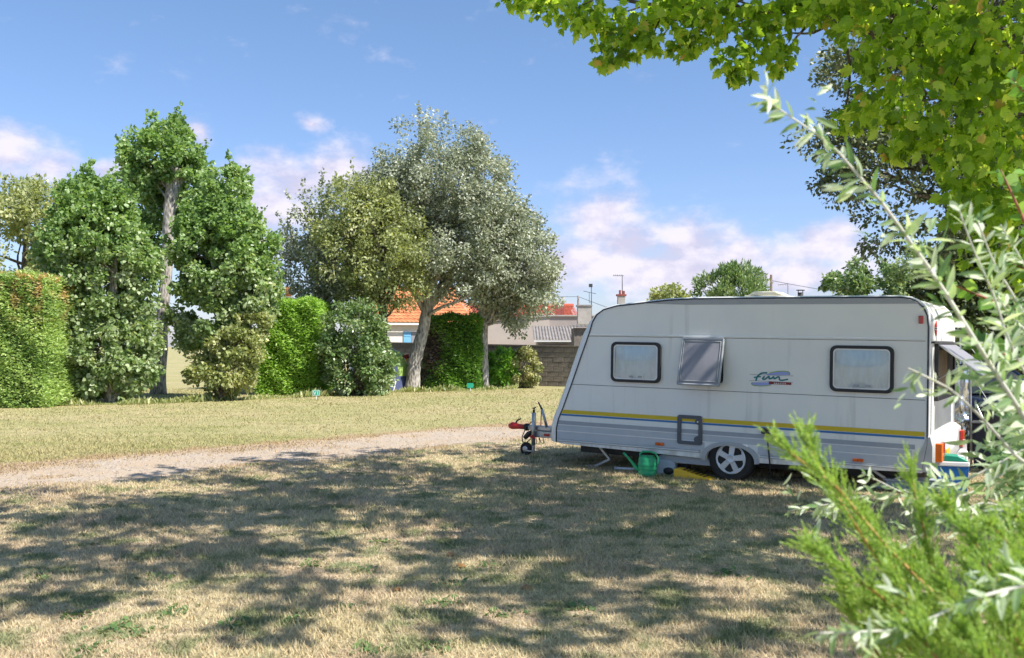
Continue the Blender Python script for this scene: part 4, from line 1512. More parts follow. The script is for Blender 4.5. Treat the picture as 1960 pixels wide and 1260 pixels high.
# ------------------------------------------------------------------ tent and pitch signs
tent = thing('dome_tent', 'small lime green dome tent half hidden behind the laurel bush', 'tent', (-4.9, 36.4, 0))
M_TENT = pm('tent_lime', (.34, .50, .13), .6, var=.1)
M_TENT2 = pm('tent_navy', (.06, .08, .18), .6, var=.2)
dm = MB()
dm.grid(24, 12, lambda u, v: (1.05 * math.cos(u * 2 * math.pi) * math.cos(v * math.pi / 2) ** .8, 1.0 * math.sin(u * 2 * math.pi) * math.cos(v * math.pi / 2) ** .8,
                              .55 + 1.05 * math.sin(v * math.pi / 2)))
dm.build('flysheet', M_TENT, tent, True)
MB().grid(24, 3, lambda u, v: ((1.13 - .08 * v) * math.cos(u * 2 * math.pi), (1.08 - .08 * v) * math.sin(u * 2 * math.pi), .56 * v)).build('skirt', M_TENT2, tent, True)
tp = MB()
for s in (-1, 1):
    tp.tube([(s * 1.1 * math.cos(a), -1.02 * math.cos(a) * .6, .02 + 1.62 * math.sin(a) ** .9) for a in [math.pi * k / 20 for k in range(11)]], .015, 6)
tp.build('tent_pole', M_WHITE, tent, True)
bag = thing('orange_towel', 'orange and dark red towel hanging beside the leaning poplar trunk', 'towel', (-4.2, 36.0, 0))
MB().grid(6, 8, lambda u, v: (-.28 + .42 * u + .10 * v, .03 * math.sin(u * 9) + .02 * math.sin(v * 7), .62 + .5 * v + .12 * u)).build('cloth', pm('towel_orange', (.75, .30, .02), .8, var=.25, scale=9), bag, True)
MB().grid(4, 4, lambda u, v: (-.28 + .42 * u + .1, .03 * math.sin(u * 9), 1.12 + .16 * v + .12 * u)).build('cloth_edge', pm('towel_red', (.20, .02, .03), .8), bag, True)
MB().tube([(-.4, .04, 0), (-.38, .04, .9), (.25, .04, 1.3)], .015, 6).tube([(.3, .04, 0), (.27, .04, 1.3)], .015, 6).build('rack', M_GALV, bag)
ch = thing('folding_chair', 'blue folding chair with pale legs standing by the tent', 'chair', (-4.75, 34.9, 0))
MB().grid(6, 4, lambda u, v: (-.45 + .9 * u, -.25 + .5 * v, .46 - .05 * math.sin(u * math.pi) + .02 * v)).build('seat', M_TENT2, ch, True)
MB().grid(6, 4, lambda u, v: (-.45 + .9 * u, .25 + .15 * v, .48 + .45 * v)).build('backrest', M_TENT2, ch, True)
for sx in (-1, 1):
    for sy in (-1, 1):
        MB().tube([(sx * .42, sy * -.24, .46), (sx * .36, sy * .24, 0)], .018, 6).build('leg', M_WHITE, ch, True)

M_SIGN = pm('sign_green', (.02, .36, .24), .5, var=.1)


def sign(label, px, py, text):
    p_ = pix(px, py, 5)
    k = EYE / (EYE - p_.z)
    root = thing('pitch_sign', label, 'sign', (p_.x * k, 5 * k, 0), 0, 'pitch number signs')
    MB().tube([(0, 0.02, -.05), (0, .02, .14)], .016, 6).build('stake', M_WHITE, root)
    bd = MB().box(-.12, .12, 0, .012, .12, .30).build('board', M_SIGN, root, bevel=.004, seg=1)
    if text:
        MB().ring(rrect(0, .21, .22, .165, .01, 1), rrect(0, .21, .20, .145, .01, 1), -.004, -.001).build('border', M_WHITE, bd)
        o = text_mesh('number', text, .17, M_WHITE, bd)
        o.location = (0, -.004, .15)
        o.rotation_euler = (math.pi / 2, 0, 0)


sign('small green pitch sign with white lettering at the foot of the laurel', 605, 765, 'V1')
sign('small plain green pitch sign at the foot of the dark hedge', 900, 749, None)

# ------------------------------------------------------------------ the caravan
# local axes: x from nose to rear along the near side, y away from the viewer, z up; origin on the grass under the near wheel
YAW, PITCH, CW = .5554, .0189, 2.2
ex = Vector((math.cos(YAW) * math.cos(PITCH), -math.sin(YAW) * math.cos(PITCH), -math.sin(PITCH)))
ey = Vector((math.sin(YAW), math.cos(YAW), 0))
ez = ex.cross(ey)
CM = Matrix((ex, ey, ez)).transposed().to_4x4()
CM.translation = Vector((2.736, 11.77, 0))

PROF = [(-2.50, .31), (-2.50, .50), (-2.47, .63), (-2.40, .79), (-2.25, 1.18), (-2.13, 1.51), (-2.01, 1.83), (-1.965, 1.98), (-1.90, 2.085),
        (-1.80, 2.15), (-1.61, 2.20), (-1.11, 2.25), (-.85, 2.275), (-.5, 2.288), (.6, 2.29), (1.96, 2.287), (2.07, 2.272), (2.15, 2.235), (2.215, 2.17),
        (2.255, 2.08), (2.27, 1.95), (2.27, 1.78), (2.27, 1.1), (2.27, .62), (2.22, .34)]
ARCH = [(-.01 + .315 * math.cos(R(a)), .235 + .205 * math.sin(R(a)) ** .8) for a in range(0, 181, 12)]
BOTTOM = [(2.22, .30), (.35, .255)] + ARCH + [(-.37, .255), (-2.40, .29)]


def prof_x(z, rear=False):
    pts = PROF[:13] if not rear else PROF[15:]
    for (a, b) in zip(pts, pts[1:]):
        z0, z1 = sorted((a[1], b[1]))
        if z0 <= z <= z1 and a[1] != b[1]:
            return a[0] + (b[0] - a[0]) * (z - a[1]) / (b[1] - a[1])
    return pts[0][0]


def caravan():
    root = thing('caravan', 'old white touring caravan with yellow and blue stripe parked nose to the left', 'caravan')
    root.matrix_world = CM
    loop = PROF + BOTTOM
    n = len(loop)
    # shell: ribbed over y so the nose can bulge, closed by the two flat sides
    ys = [0, .015, .06, .2, .5, .8, 1.1, 1.4, 1.7, 2.0, 2.14, 2.185, 2.2]
    b = MB()
    for y in ys:
        e = min(y, CW - y)
        inset = .012 if e < .005 else 0
        bulge = math.sin(math.pi * y / CW) ** .5 if e > .005 else 0
        for i, (x, z) in enumerate(loop):
            dx = 0
            if i <= 9: dx = -.36 * bulge * min(1, (10 - i) / 4)
            if 18 <= i <= 23: dx = .035 * bulge
            cz = 1.2
            b.v.append((x + dx + (inset if x < -1.8 else (-inset if x > 2 else 0)), y, z - (inset if z > 2.1 else 0)))
    for j in range(len(ys) - 1):
        for i in range(n):
            a0, a1 = j * n + i, j * n + (i + 1) % n
            b.f.append((a0, a1, a1 + n, a0 + n))
    b.f.append(tuple(range(n))[::-1])
    b.f.append(tuple((len(ys) - 1) * n + i for i in range(n)))
    body = b.build('body', M_SHELL, root, True, auto=32)

    def strip(name, z0, z1, mat, out=.004, xs=None, xe=None, parent=root, bevel=0):
        m = MB()
        f0 = [(xs if xs is not None else prof_x(z0) + .012, z0), (xe if xe is not None else prof_x(z0, True) - .03, z0),
              (xe if xe is not None else prof_x(z1, True) - .03, z1), (xs if xs is not None else prof_x(z1) + .012, z1)]
        m.prism(f0, lambda a, z, t: (a, t, z), -out, .002)
        return m.build(name, mat, parent, bevel=bevel, seg=1)

    strip('yellow_stripe', .712, .764, M_YELLOW)
    strip('blue_stripe', .682, .706, M_BLUE)
    strip('grey_band', .560, .612, M_BAND1, xe=2.14)
    strip('white_line', .549, .557, M_WHITE, .007, xe=2.12)
    strip('grey_band', .474, .546, M_BAND2, xe=2.11)
    strip('white_line', .462, .471, M_WHITE, .007, xe=2.10)
    for (xa, xb) in ((-2.48, -.40), (.37, 2.10)):
        if xa < 0:
            strip('grey_band', .365, .459, M_BAND2, .004, None, -.72 if False else -.345)
        else:
            strip('grey_band', .365, .459, M_BAND2, .004, .345, 2.08)
        g = strip('lower_rail', .322, .360, M_ARCH, .012, xa, xb, bevel=.004)
        strip('rail_lip', .334, .341, M_WHITE, .018, xa, xb - .02, g)
    # seams
    strip('rail_seam', 1.800, 1.822, M_WHITE, .010, bevel=.003)
    strip('panel_seam', 1.786, 1.791, M_CHASSIS, .0025)
    strip('panel_seam', 1.119, 1.125, M_CHASSIS, .0025)
    # grey band under the roof edge
    top = [(-1.20, 2.232), (-.85, 2.262), (-.5, 2.275), (1.96, 2.274), (2.06, 2.26), (2.14, 2.225), (2.16, 2.212), (-.6, 2.212)]
    MB().prism(top, lambda a, z, t: (a, t, z), -.003, .002).build('roof_band', M_ROOFGREY, root)
    edge = [(x, -.004, z) for x, z in PROF]
    MB().tube(edge, .009, 8).build('edge_bead', M_NAVY, root, True)
    MB().tube([(x + (.006 if x > 2 else (-.004 if x < -1.9 else 0)), .035, z + (.008 if z > 2.1 else 0)) for x, z in PROF], .017, 8).build('edge_trim', M_WHITE, root, True)
    MB().tube([(x + (.006 if x > 2 else 0), CW - .035, z + (.008 if z > 2.1 else 0)) for x, z in PROF], .017, 8).build('edge_trim', M_WHITE, root, True)

    # side windows
    def window(cx, cz, w, h, seed):
        rw_ = random.Random(seed)
        f = MB().ring(rrect(cx, cz, w, h, .075, 6), rrect(cx, cz, w - .075, h - .075, .05, 6), -.040, .001).build('window', M_RUBBER, root, True, auto=35)
        iw, ih = w - .07, h - .07
        MB().ring(rrect(cx, cz, iw, ih, .05, 6), rrect(cx, cz, iw - .035, ih - .035, .04, 6), -.036, -.026).build('pane_rim', M_WHITE, f)
        MB().grid(14, 10, lambda u, v: (cx + iw * (u - .5), -.033 - .010 * math.sin(math.pi * u) * math.sin(math.pi * v), cz + ih * (v - .5))).build('pane', M_GLASS, f, True)
        ph = rw_.uniform(0, 6)

        def cur(u, v):
            fold = .0085 * math.sin((u - .5) * (30 + 16 * (1 - v)) + ph) * (.35 + .65 * abs(u - .5) * 2) + .004 * math.sin(v * 9 + u * 5)
            return (cx + iw * (u - .5) * (1 - .05 * math.sin(math.pi * v)), -.012 + fold, cz + ih * (v - .5) + .02 * math.sin(math.pi * u) * (v - .5))
        MB().grid(60, 12, cur).build('curtain', M_CURTAIN, f, True)
        for q in (-.08, .05):
            MB().box(cx + q, cx + q + .06, -.052, -.0385, cz - ih / 2 + .03, cz - ih / 2 + .055).build('catch', M_BAND1, f)

    window(-1.305, 1.452, .71, .535, 1)
    window(1.555, 1.452, .71, .545, 2)
    # the middle window, propped open from its top hinge
    f = MB().ring(rrect(-.37, 1.49, .52, .55, .05, 5), rrect(-.37, 1.49, .45, .48, .04, 5), -.018, .001).build('window', M_RUBBER, root, True, auto=35)
    f['label'] = 'side window propped open from its top hinge'
    MB().box(-.595, -.145, -.006, -.002, 1.25, 1.73).build('opening_shade_sheet', M_DARK, f)  # near-black sheet on the uncut wall; interior shade painted as colour
    hz, ang, ln = 1.775, R(16), .60
    hy = -.028

    def pp(u, v, t):
        s = ln * v
        q = rr_pt(u)
        return (-.37 + .54 * (u - .5), hy - s * math.sin(ang) - t * math.cos(ang) - .018 * math.sin(math.pi * u) * math.sin(math.pi * v), hz - s * math.cos(ang) + t * math.sin(ang))

    def rr_pt(u): return u
    m = MB()
    m.grid(12, 12, lambda u, v: pp(u, v, .012))
    k = len(m.v)
    m.grid(12, 12, lambda u, v: pp(u, v, -.012))
    for i in range(12):
        m.f.append((i, i + 1, k + i + 1, k + i)); a = 12 * 13
        m.f.append((a + i, k + a + i, k + a + i + 1, a + i + 1))
        m.f.append((i * 13, k + i * 13, k + (i + 1) * 13, (i + 1) * 13))
        m.f.append((i * 13 + 12, (i + 1) * 13 + 12, k + (i + 1) * 13 + 12, k + i * 13 + 12))
    m.build('open_pane', M_SMOKE, f, True, auto=40)
    rim = MB()
    for (u0, v0, u1, v1) in ((0, 0, 1, 0), (0, 1, 1, 1), (0, 0, 0, 1), (1, 0, 1, 1)):
        rim.tube([pp(u0 + (u1 - u0) * q / 6, v0 + (v1 - v0) * q / 6, .004) for q in range(7)], .016, 6)
    rim.build('pane_edge', M_BAND1, f, True)
    rim = MB()
    for (u0, v0, u1, v1) in ((.05, .06, .95, .06), (.05, .93, .95, .93), (.05, .06, .05, .93), (.95, .06, .95, .93)):
        rim.tube([Vector(pp(u0 + (u1 - u0) * q / 8, v0 + (v1 - v0) * q / 8, .016)) for q in range(9)], .004, 5)
    rim.build('pane_moulding', M_ARCH, f, True)
    MB().box(-.64, -.10, -.05, -.002, 1.768, 1.795).build('hinge', M_BAND2, f, bevel=.004)
    for x in (-.575, -.165):
        MB().tube([(x, -.01, 1.35), Vector(pp(.1 if x < -.4 else .9, .86, -.02))], .008, 6).build('stay', M_ALU, f)

    # service hatch frame with two lock bosses
    h = MB().ring(rrect(-.54, .605, .335, .375, .03, 4), rrect(-.54, .605, .235, .285, .014, 4), -.022, .001).build('service_hatch', M_HATCH, root, True, auto=35)
    MB().lathe([(.036, -.024), (.038, -.008), (.04, .0)], (-.432, 0, .715), 16, 'y').build('lock_boss', M_HATCH, h, True, auto=35)
    MB().lathe([(.042, -.024), (.044, -.008), (.046, .0)], (-.437, 0, .487), 16, 'y').build('lock_boss', M_HATCH, h, True, auto=35)
    MB().lathe([(.009, -.028), (.010, -.024)], (-.432, 0, .715), 10, 'y').build('lock', M_WHITE, h)

    # logo: two lilac swooshes, thin lines, brush lettering, red bar
    def lg(zx, zy):
        return (.225 + (zx - 430) * .00052, 1.383 - ((zy - 330) - (zx - 430) * .036) * .000520)

    lo = MB()
    up = [(900, 385), (1000, 355), (1120, 340), (1250, 338), (1340, 345), (1370, 370), (1370, 425), (1200, 425), (800, 420)]
    lo.prism([lg(*q) for q in up], lambda a, z, t: (a, t, z), -.0022, .001)
    dn = [(500, 595), (900, 590), (960, 650), (800, 672), (650, 675), (530, 660), (485, 630)]
    lo.prism([lg(*q) for q in dn], lambda a, z, t: (a, t, z), -.0022, .001)
    L0 = lo.build('logo', M_LOGO_LILAC, root)

    def ribbon(pts, w, y=-.0045):
        m_ = MB()
        P = [Vector((lg(*q)[0], 0, lg(*q)[1])) for q in pts]
        ws = w if isinstance(w, list) else [w] * len(P)
        for i, p_ in enumerate(P):
            t = (P[min(i + 1, len(P) - 1)] - P[max(i - 1, 0)]).normalized()
            s = Vector((-t.z, 0, t.x)) * ws[i] / 2
            m_.v += [(p_.x + s.x, y, p_.z + s.z), (p_.x - s.x, y, p_.z - s.z)]
            if i: m_.f.append((2 * i - 2, 2 * i - 1, 2 * i + 1, 2 * i))
        return m_

    def smooth_pts(pts, k=4):
        out = []
        for i in range(len(pts) - 1):
            p0, p1, p2, p3 = pts[max(i - 1, 0)], pts[i], pts[i + 1], pts[min(i + 2, len(pts) - 1)]
            for j in range(k):
                t = j / k
                out.append(tuple(.5 * (2 * p1[c] + (p2[c] - p0[c]) * t + (2 * p0[c] - 5 * p1[c] + 4 * p2[c] - p3[c]) * t * t + (3 * p1[c] - p0[c] - 3 * p2[c] + p3[c]) * t ** 3) for c in (0, 1)))
        return out + [pts[-1]]

    for (pts, w, mt, yy) in (([(430, 405), (1470, 445)], .003, M_CHASSIS, -.0036), ([(430, 552), (1460, 597)], .003, M_CHASSIS, -.0036),
                         ([(900, 378), (1000, 352), (1120, 335), (1250, 332), (1350, 345), (1385, 385), (1375, 430)], .011, M_LOGO_GREEN, -.0040),
                         ([(510, 590), (480, 625), (520, 662), (650, 680), (800, 678), (960, 655)], .010, M_LOGO_GREEN, -.0040),
                         ([(590, 560), (610, 480), (660, 420), (740, 375), (860, 370)], .020, M_LOGO_TEAL, -.0052),
                         ([(540, 478), (620, 465), (710, 460)], .015, M_LOGO_TEAL, -.0056),
                         ([(800, 450), (755, 495), (760, 520), (815, 515), (900, 450), (905, 505), (960, 500), (1010, 462), (1030, 510), (1100, 470), (1140, 470), (1150, 525), (1200, 545), (1350, 522)], .018, M_LOGO_TEAL, -.0060)):
        ribbon(smooth_pts(pts), w, yy).build('logo_stroke', mt, L0)
    bar = [(900, 575), (1425, 595), (1425, 655), (900, 635)]
    MB().prism([lg(*q) for q in bar], lambda a, z, t: (a, t, z), -.0066, -.003).build('logo_bar', M_LOGO_BAR, L0)
    tx = text_mesh('lettering', 'sportiv', .034, M_WHITE, L0, 'CENTER', 1.5, .0006)
    c0 = lg(1160, 640)
    tx.location = (c0[0], -.0082, c0[1] + .003)
    tx.rotation_euler = (math.pi / 2, 0, 0)

    # lamps along the side
    for (x0, x1, z0, z1, mt) in ((-1.01, -.89, .375, .415, M_ORANGE_R), (1.47, 1.59, .372, .408, M_ORANGE_R)):
        mk = MB().box(x0, x1, -.030, .0, z0, z1).build('side_marker', mt, root, bevel=.008)
        MB().box((x0 + x1) / 2 - .003, (x0 + x1) / 2 + .003, -.0315, -.0301, z0 + .006, z1 - .006).build('marker_joint', M_RED, mk)
    MB().box(2.165, 2.215, -.032, .0, 1.985, 2.075).build('clearance_lamp', M_RED, root, bevel=.008)
    # mains inlet flap with cable
    fl = MB().prism([(.39, .625), (.50, .615), (.485, .69), (.405, .695)], lambda a, z, t: (a, t, z), -.05, .0).build('inlet_flap', M_RUBBER, root, bevel=.006)
    MB().tube([(.46, -.03, .62), (.475, -.03, .5), (.495, -.02, .3), (.505, .02, .08), (.52, .2, .03), (.7, .7, .03)], .009, 6).build('mains_cable', M_RUBBER, fl, True)
    MB().box(.44, .50, -.052, -.048, .60, .625).build('flap_lip', M_YELLOW, fl)

    # wheel arch and wheels
    oa = [(-.01 + .375 * math.cos(R(a)), .245 + .245 * math.sin(R(a)) ** .8) for a in range(0, 181, 10)]
    ia = [(-.01 + .318 * math.cos(R(a)), .236 + .205 * math.sin(R(a)) ** .8) for a in range(0, 181, 10)]
    wa_ = MB()
    for i in range(len(oa)):
        for (q, y) in ((oa[i], .0), (oa[i], -.022), (ia[i], -.022), (ia[i], .02)):
            wa_.v.append((q[0], y, q[1]))
        if i:
            for s in range(3):
                wa_.f.append((4 * i - 4 + s, 4 * i - 3 + s, 4 * i + 1 + s, 4 * i + s))
    wa_.build('wheel_arch', M_ARCH, root, True, auto=35)

    def wheel(y0, sgn):
        w = MB().lathe([(.185, .0), (.20, -.012), (.25, -.020), (.278, -.012), (.290, .012), (.293, .06), (.293, .12), (.288, .165), (.26, .19), (.18, .19)], (0, 0, 0), 40, 'y')
        o = w.build('wheel', M_TYRE, root, True, auto=50)
        o.location = (-.01, y0, .275)
        o.rotation_euler = (0, R(8), 0 if sgn > 0 else math.pi)
        tread = MB()
        MB().lathe([(.17, .02), (.175, .03)], (0, 0, 0), 24, 'y').build('rim_back', M_DARK, o)
        hb = MB()
        for k in range(5):
            a = R(90 + 72 * k)
            c_, s_ = math.cos(a), math.sin(a)

            def T(r, tt, y): return (r * c_ - tt * s_, y, r * s_ + tt * c_)
            vs = [T(.04, -.030, -.012), T(.04, .030, -.012), T(.172, .036, -.006), T(.172, -.036, -.006), T(.04, -.034, .012), T(.04, .034, .012), T(.172, .044, .014), T(.172, -.044, .014)]
            hb.add(vs, [(0, 1, 2, 3), (4, 7, 6, 5), (0, 4, 5, 1), (1, 5, 6, 2), (2, 6, 7, 3), (3, 7, 4, 0)])
            for sg in (-1, 1):
                vs = [T(.150, sg * .034, -.004), T(.150, sg * .075, -.002), T(.176, sg * .065, -.004), T(.178, sg * .030, -.004)]
                vs += [(p[0], p[1] + .012, p[2]) for p in vs]
                hb.add(vs, [(0, 1, 2, 3), (4, 7, 6, 5), (0, 4, 5, 1), (1, 5, 6, 2), (2, 6, 7, 3), (3, 7, 4, 0)])
        hb.lathe([(.168, .016), (.170, -.004), (.182, -.012), (.192, -.006), (.193, .012)], (0, 0, 0), 40, 'y')
        hb.f = [q for q in hb.f if len(q) < 20]
        hb.lathe([(.062, .01), (.060, -.014), (.046, -.020), (.040, -.017), (.001, -.018)], (0, 0, 0), 24, 'y')
        hc = hb.build('hubcap', M_HUB, o, True, auto=30)
        for k in range(5):
            a = R(90 + 36 + 72 * k)
            MB().lathe([(.012, -.002), (.010, .006)], (.085 * math.cos(a), .006, .085 * math.sin(a)), 8, 'y').build('wheel_bolt', M_GALV, hc)

    wheel(.03, 1)
    wheel(CW - .03, -1)
    MB().tube([(-.01, .15, .25), (-.01, CW - .15, .25)], .04, 10).build('axle', M_CHASSIS, root)
    MB().box(-2.35, 2.1, .45, .52, .14, .27).box(-2.35, 2.1, 1.68, 1.75, .14, .27).build('chassis_rail', M_CHASSIS, root)
    MB().box(-.95, -.25, .06, .40, .155, .25).build('underfloor_tray', M_BAND1, root, bevel=.01)

    # rear: moulded lamp panel, lamps, plate, window propped open
    rp = MB()
    cols = [(0.0, .72), (.10, .745), (.42, .72), (.52, .60), (.75, .545), (1.1, .535), (1.45, .545), (1.68, .60), (1.78, .72), (2.1, .745), (2.2, .72)]
    for (y, zt) in cols:
        e = min(y, CW - y)
        bx = .055 if e < .02 else .115
        if e < .02: pr = [(2.12, .32), (2.16, .47), (2.225, .60), (2.262, zt - .02), (2.30, zt - .01), (2.325, .60), (2.325, .42), (2.29, .315)]
        else: pr = [(2.20, .30), (2.21, .45), (2.25, .58), (2.262, zt), (2.32, zt - .01), (2.385, zt - .06), (2.385, .42), (2.33, .30)]
        for q in pr: rp.v.append((q[0], y - .012 if e < .02 and y < 1 else y, q[1]))
    m8 = 8
    for j in range(len(cols) - 1):
        for i in range(m8):
            a0, a1 = j * m8 + i, j * m8 + (i + 1) % m8
            rp.f.append((a0, a1, a1 + m8, a0 + m8))
    rp.f += [tuple(range(m8))[::-1], tuple((len(cols) - 1) * m8 + i for i in range(m8))]
    panel = rp.build('rear_panel', M_BUMPER, root, True, auto=40)
    for s, y0 in ((0, .035), (1, 1.92)):
        c1, c2 = (M_ORANGE, M_RED) if s == 0 else (M_RED, M_RED)
        lamp = MB().box(2.30, 2.425, y0, y0 + .12, .43, .64).build('tail_lamp', c1, panel, bevel=.012)
        MB().box(2.30, 2.424, y0 + .122, y0 + .235, .43, .64).build('tail_lamp_inner', M_RED if s == 0 else M_ORANGE, lamp, bevel=.012)
    MB().box(2.386, 2.394, .62, .95, .40, .52).build('number_plate', M_PLATE, panel)
    # cream rear skin above the window, with lip
    up_ = MB()
    zz = [(2.07, 2.272), (2.15, 2.235), (2.215, 2.17), (2.255, 2.08), (2.272, 1.95), (2.274, 1.79)]
    up_.grid(16, len(zz) - 1, lambda u, v: (zz[round(v * (len(zz) - 1))][0] + .006 + .037 * math.sin(math.pi * (.03 + u * .94)) ** .55 * (1 if v > .3 else v / .3) + .004 * math.sin(u * 40 + v * 9), .06 + (CW - .12) * u, zz[round(v * (len(zz) - 1))][1] + .006))
    up_.build('rear_upper_panel', M_CREAM, root, True)
    MB().box(2.27, 2.325, .06, CW - .06, 1.765, 1.785).build('rear_lip', M_CHASSIS, root)
    fr = MB()
    for bx_ in ((.30, .38, 1.10, 1.76), (1.82, 1.90, 1.10, 1.76), (.38, 1.82, 1.10, 1.17), (.38, 1.82, 1.70, 1.76)):
        fr.box(2.29, 2.335, bx_[0], bx_[1], bx_[2], bx_[3])
    rwn = fr.build('rear_window', M_RUBBER, root)
    rwn['label'] = 'rear window propped wide open from its top hinge'
    MB().box(2.305, 2.312, .38, 1.82, 1.17, 1.70).build('opening_shade_sheet', M_DARK, rwn)  # no hole behind the frame: dark sheet paints the unlit interior
    MB().grid(60, 3, lambda u, v: (2.322 + .008 * math.sin(u * 60), .40 + .75 * u, 1.18 + .51 * v)).build('curtain', M_CURTAIN2, rwn, True)
    hx0 = Vector((2.335, 0, 1.745)); out_ = Vector((.455, 0, -.335))
    nn = Vector((.335, 0, .455)).normalized()
    pn = MB()
    vs = []
    for t in (-.008, .008):
        for (yy, q) in ((.36, 0), (1.84, 0), (1.84, 1), (.36, 1)):
            p_ = hx0 + out_ * q + nn * t
            vs.append((p_.x, yy, p_.z))
    pn.add(vs, [(0, 1, 2, 3), (4, 7, 6, 5), (0, 4, 5, 1), (1, 5, 6, 2), (2, 6, 7, 3), (3, 7, 4, 0)])
    pn.build('open_pane', M_SMOKE, rwn, bevel=.004)
    pe = MB()
    a_, b_ = hx0, hx0 + out_
    pe.tube([(a_.x, .36, a_.z), (b_.x, .36, b_.z), (b_.x, 1.84, b_.z), (a_.x, 1.84, a_.z)], .011, 6)
    pe.build('pane_edge', M_ALU, rwn)
    for yy in (.41, 1.79):
        MB().tube([(2.33, yy, 1.36), tuple(hx0 + out_ * .62)[:1] + (yy,) + ((hx0 + out_ * .62).z,)], .010, 6).build('stay', M_ALU, rwn)
    MB().box(2.273, 2.30, .045, .085, .74, 1.765).build('corner_trim', M_ALU, root)
    MB().box(2.273, 2.30, CW - .085, CW - .045, .74, 1.765).build('corner_trim', M_ALU, root)
    # pointed-oval maker's sticker on the rear
    st = MB()
    for s in (0, 1):
        pts = [(0, .085), (.028, .045), (.036, .016), (-.036, .016), (-.028, .045)] if s == 0 else [(0, -.085), (-.028, -.045), (-.036, -.016), (.036, -.016), (.028, -.045)]
        st.prism(pts, lambda a, z, t: (2.302 + t, .30 + a * 1.9, 1.935 + z), .001, .012)
    sk = st.build('sticker', M_REDPAINT, root)
    MB().box(2.303, 2.312, .22, .38, 1.929, 1.941).build('sticker_line', M_CHASSIS, sk)

    # roof fittings
    v1 = MB().lathe([(.22, 2.27), (.22, 2.31), (.17, 2.335), (.05, 2.345)], (-.14, .9, 0), 20, 'z', 1, .8).build('roof_dome', M_WHITE, root, True)
    v2 = MB().box(-.07, .47, .65, 1.15, 2.28, 2.355).build('roof_hatch', M_BEIGE, root, bevel=.01)
    MB().prism([(-.04, 2.356), (.44, 2.356), (.33, 2.41), (.05, 2.412)], lambda a, z, t: (a, t, z), .68, 1.12).build('hatch_lid', M_BEIGE, v2, bevel=.015)
    ck = MB().lathe([(.036, 2.28), (.036, 2.40)], (.60, .9, 0), 14).build('flue', M_CHASSIS, root, True)
    MB().lathe([(.055, 2.425), (.055, 2.435)], (.60, .9, 0), 14).tube([(.57, .9, 2.39), (.57, .9, 2.43)], .006, 5).tube([(.63, .9, 2.39), (.63, .9, 2.43)], .006, 5).build('flue_cap', M_CHASSIS, ck)

    # drawbar
    yc = CW / 2
    db = MB()
    db.bar((-3.15, yc, .28), (-2.30, .55, .25), .06, .10).bar((-3.15, yc, .28), (-2.30, CW - .55, .25), .06, .10)
    db.box(-3.46, -3.10, yc - .05, yc + .05, .22, .32)
    D = db.build('drawbar', M_GALV, root, bevel=.006)
    MB().box(-3.30, -3.20, yc - .052, yc - .0505, .245, .285).build('drawbar_label', M_REDPAINT, D)
    MB().box(-3.60, -3.18, yc - .045, yc + .045, .325, .40).build('overrun_housing', M_GALV, D, bevel=.012)
    MB().lathe([(.05, 0), (.058, .012), (.046, .024), (.060, .036), (.048, .048), (.058, .06), (.045, .07)], (0, 0, 0), 18).build('bellows', M_RUBBER, D, True).matrix_local = Matrix.Translation((-3.67, yc, .362)) @ Matrix.Rotation(R(90), 4, 'Y')
    cp_ = MB().tube([(-3.67, yc, .362), (-3.78, yc, .362), (-3.84, yc, .366), (-3.90, yc, .368), (-3.955, yc, .355)], [.038, .040, .050, .058, .036], 14).build('coupling_head', M_REDPAINT, D, True)
    MB().tube([(-3.84, yc, .41), (-3.82, yc, .45), (-3.75, yc, .485)], [.014, .013, .012], 8).build('coupling_handle', M_RUBBER, cp_, True)
    # jockey wheel
    jw = MB().tube([(-3.465, yc - .085, .10), (-3.465, yc - .085, .60)], .032, 14).build('jockey_tube', M_GALV, root, True)
    MB().tube([(-3.465, yc - .085, .60), (-3.465, yc - .085, .645)], .020, 10).tube([(-3.465, yc - .085, .645), (-3.455, yc - .085, .675)], .010, 8).tube([(-3.49, yc - .085, .665), (-3.43, yc - .085, .685)], .009, 8).build('crank', M_RUBBER, jw)
    MB().tube([(-3.465, yc - .085, .0), (-3.465, yc - .085, .12)], .024, 12).bar((-3.46, yc - .085, .01), (-3.60, yc - .085, .015), .09, .02).build('jockey_fork', M_GALV, jw)
    w_ = MB().lathe([(.03, -.035), (.088, -.035), (.10, -.02), (.10, .02), (.088, .035), (.03, .035)], (0, 0, 0), 24, 'y').build('jockey_wheel', M_TYRE, root, True, auto=40)
    w_.location = (-3.59, yc - .085, .036)
    MB().lathe([(.045, -.04), (.03, -.045)], (0, 0, 0), 14, 'y').build('jockey_hub', M_GALV, w_)
    MB().tube([(-3.50, yc - .10, .23), (-3.46, yc - .14, .24), (-3.43, yc - .12, .21)], .022, 8).build('jockey_clamp', M_REDPAINT, jw)
    # handbrake
    hbk = MB().tube([(-3.26, yc - .03, .38), (-3.355, yc - .03, .66)], .022, 10).build('handbrake_lever', M_GALV, root, True)
    MB().tube([(-3.355, yc - .03, .655), (-3.42, yc - .03, .76)], [.016, .012], 8).build('brake_grip', M_RUBBER, hbk, True)
    MB().tube([(-3.365, yc - .03, .64), (-3.37, yc - .03, .38)], .008, 6).build('brake_rod', M_REDPAINT, hbk)
    cb = MB()
    cb.tube([(-3.52, yc - .06, .45), (-3.60, yc - .09, .36), (-3.66, yc - .1, .22), (-3.65, yc - .1, .14), (-3.58, yc - .1, .13), (-3.5, yc - .1, .20)], .008, 6)
    cb.tube([(-3.42, yc - .08, .22), (-3.40, yc - .1, .13), (-3.34, yc - .1, .12), (-3.36, yc - .09, .22)], .006, 6)
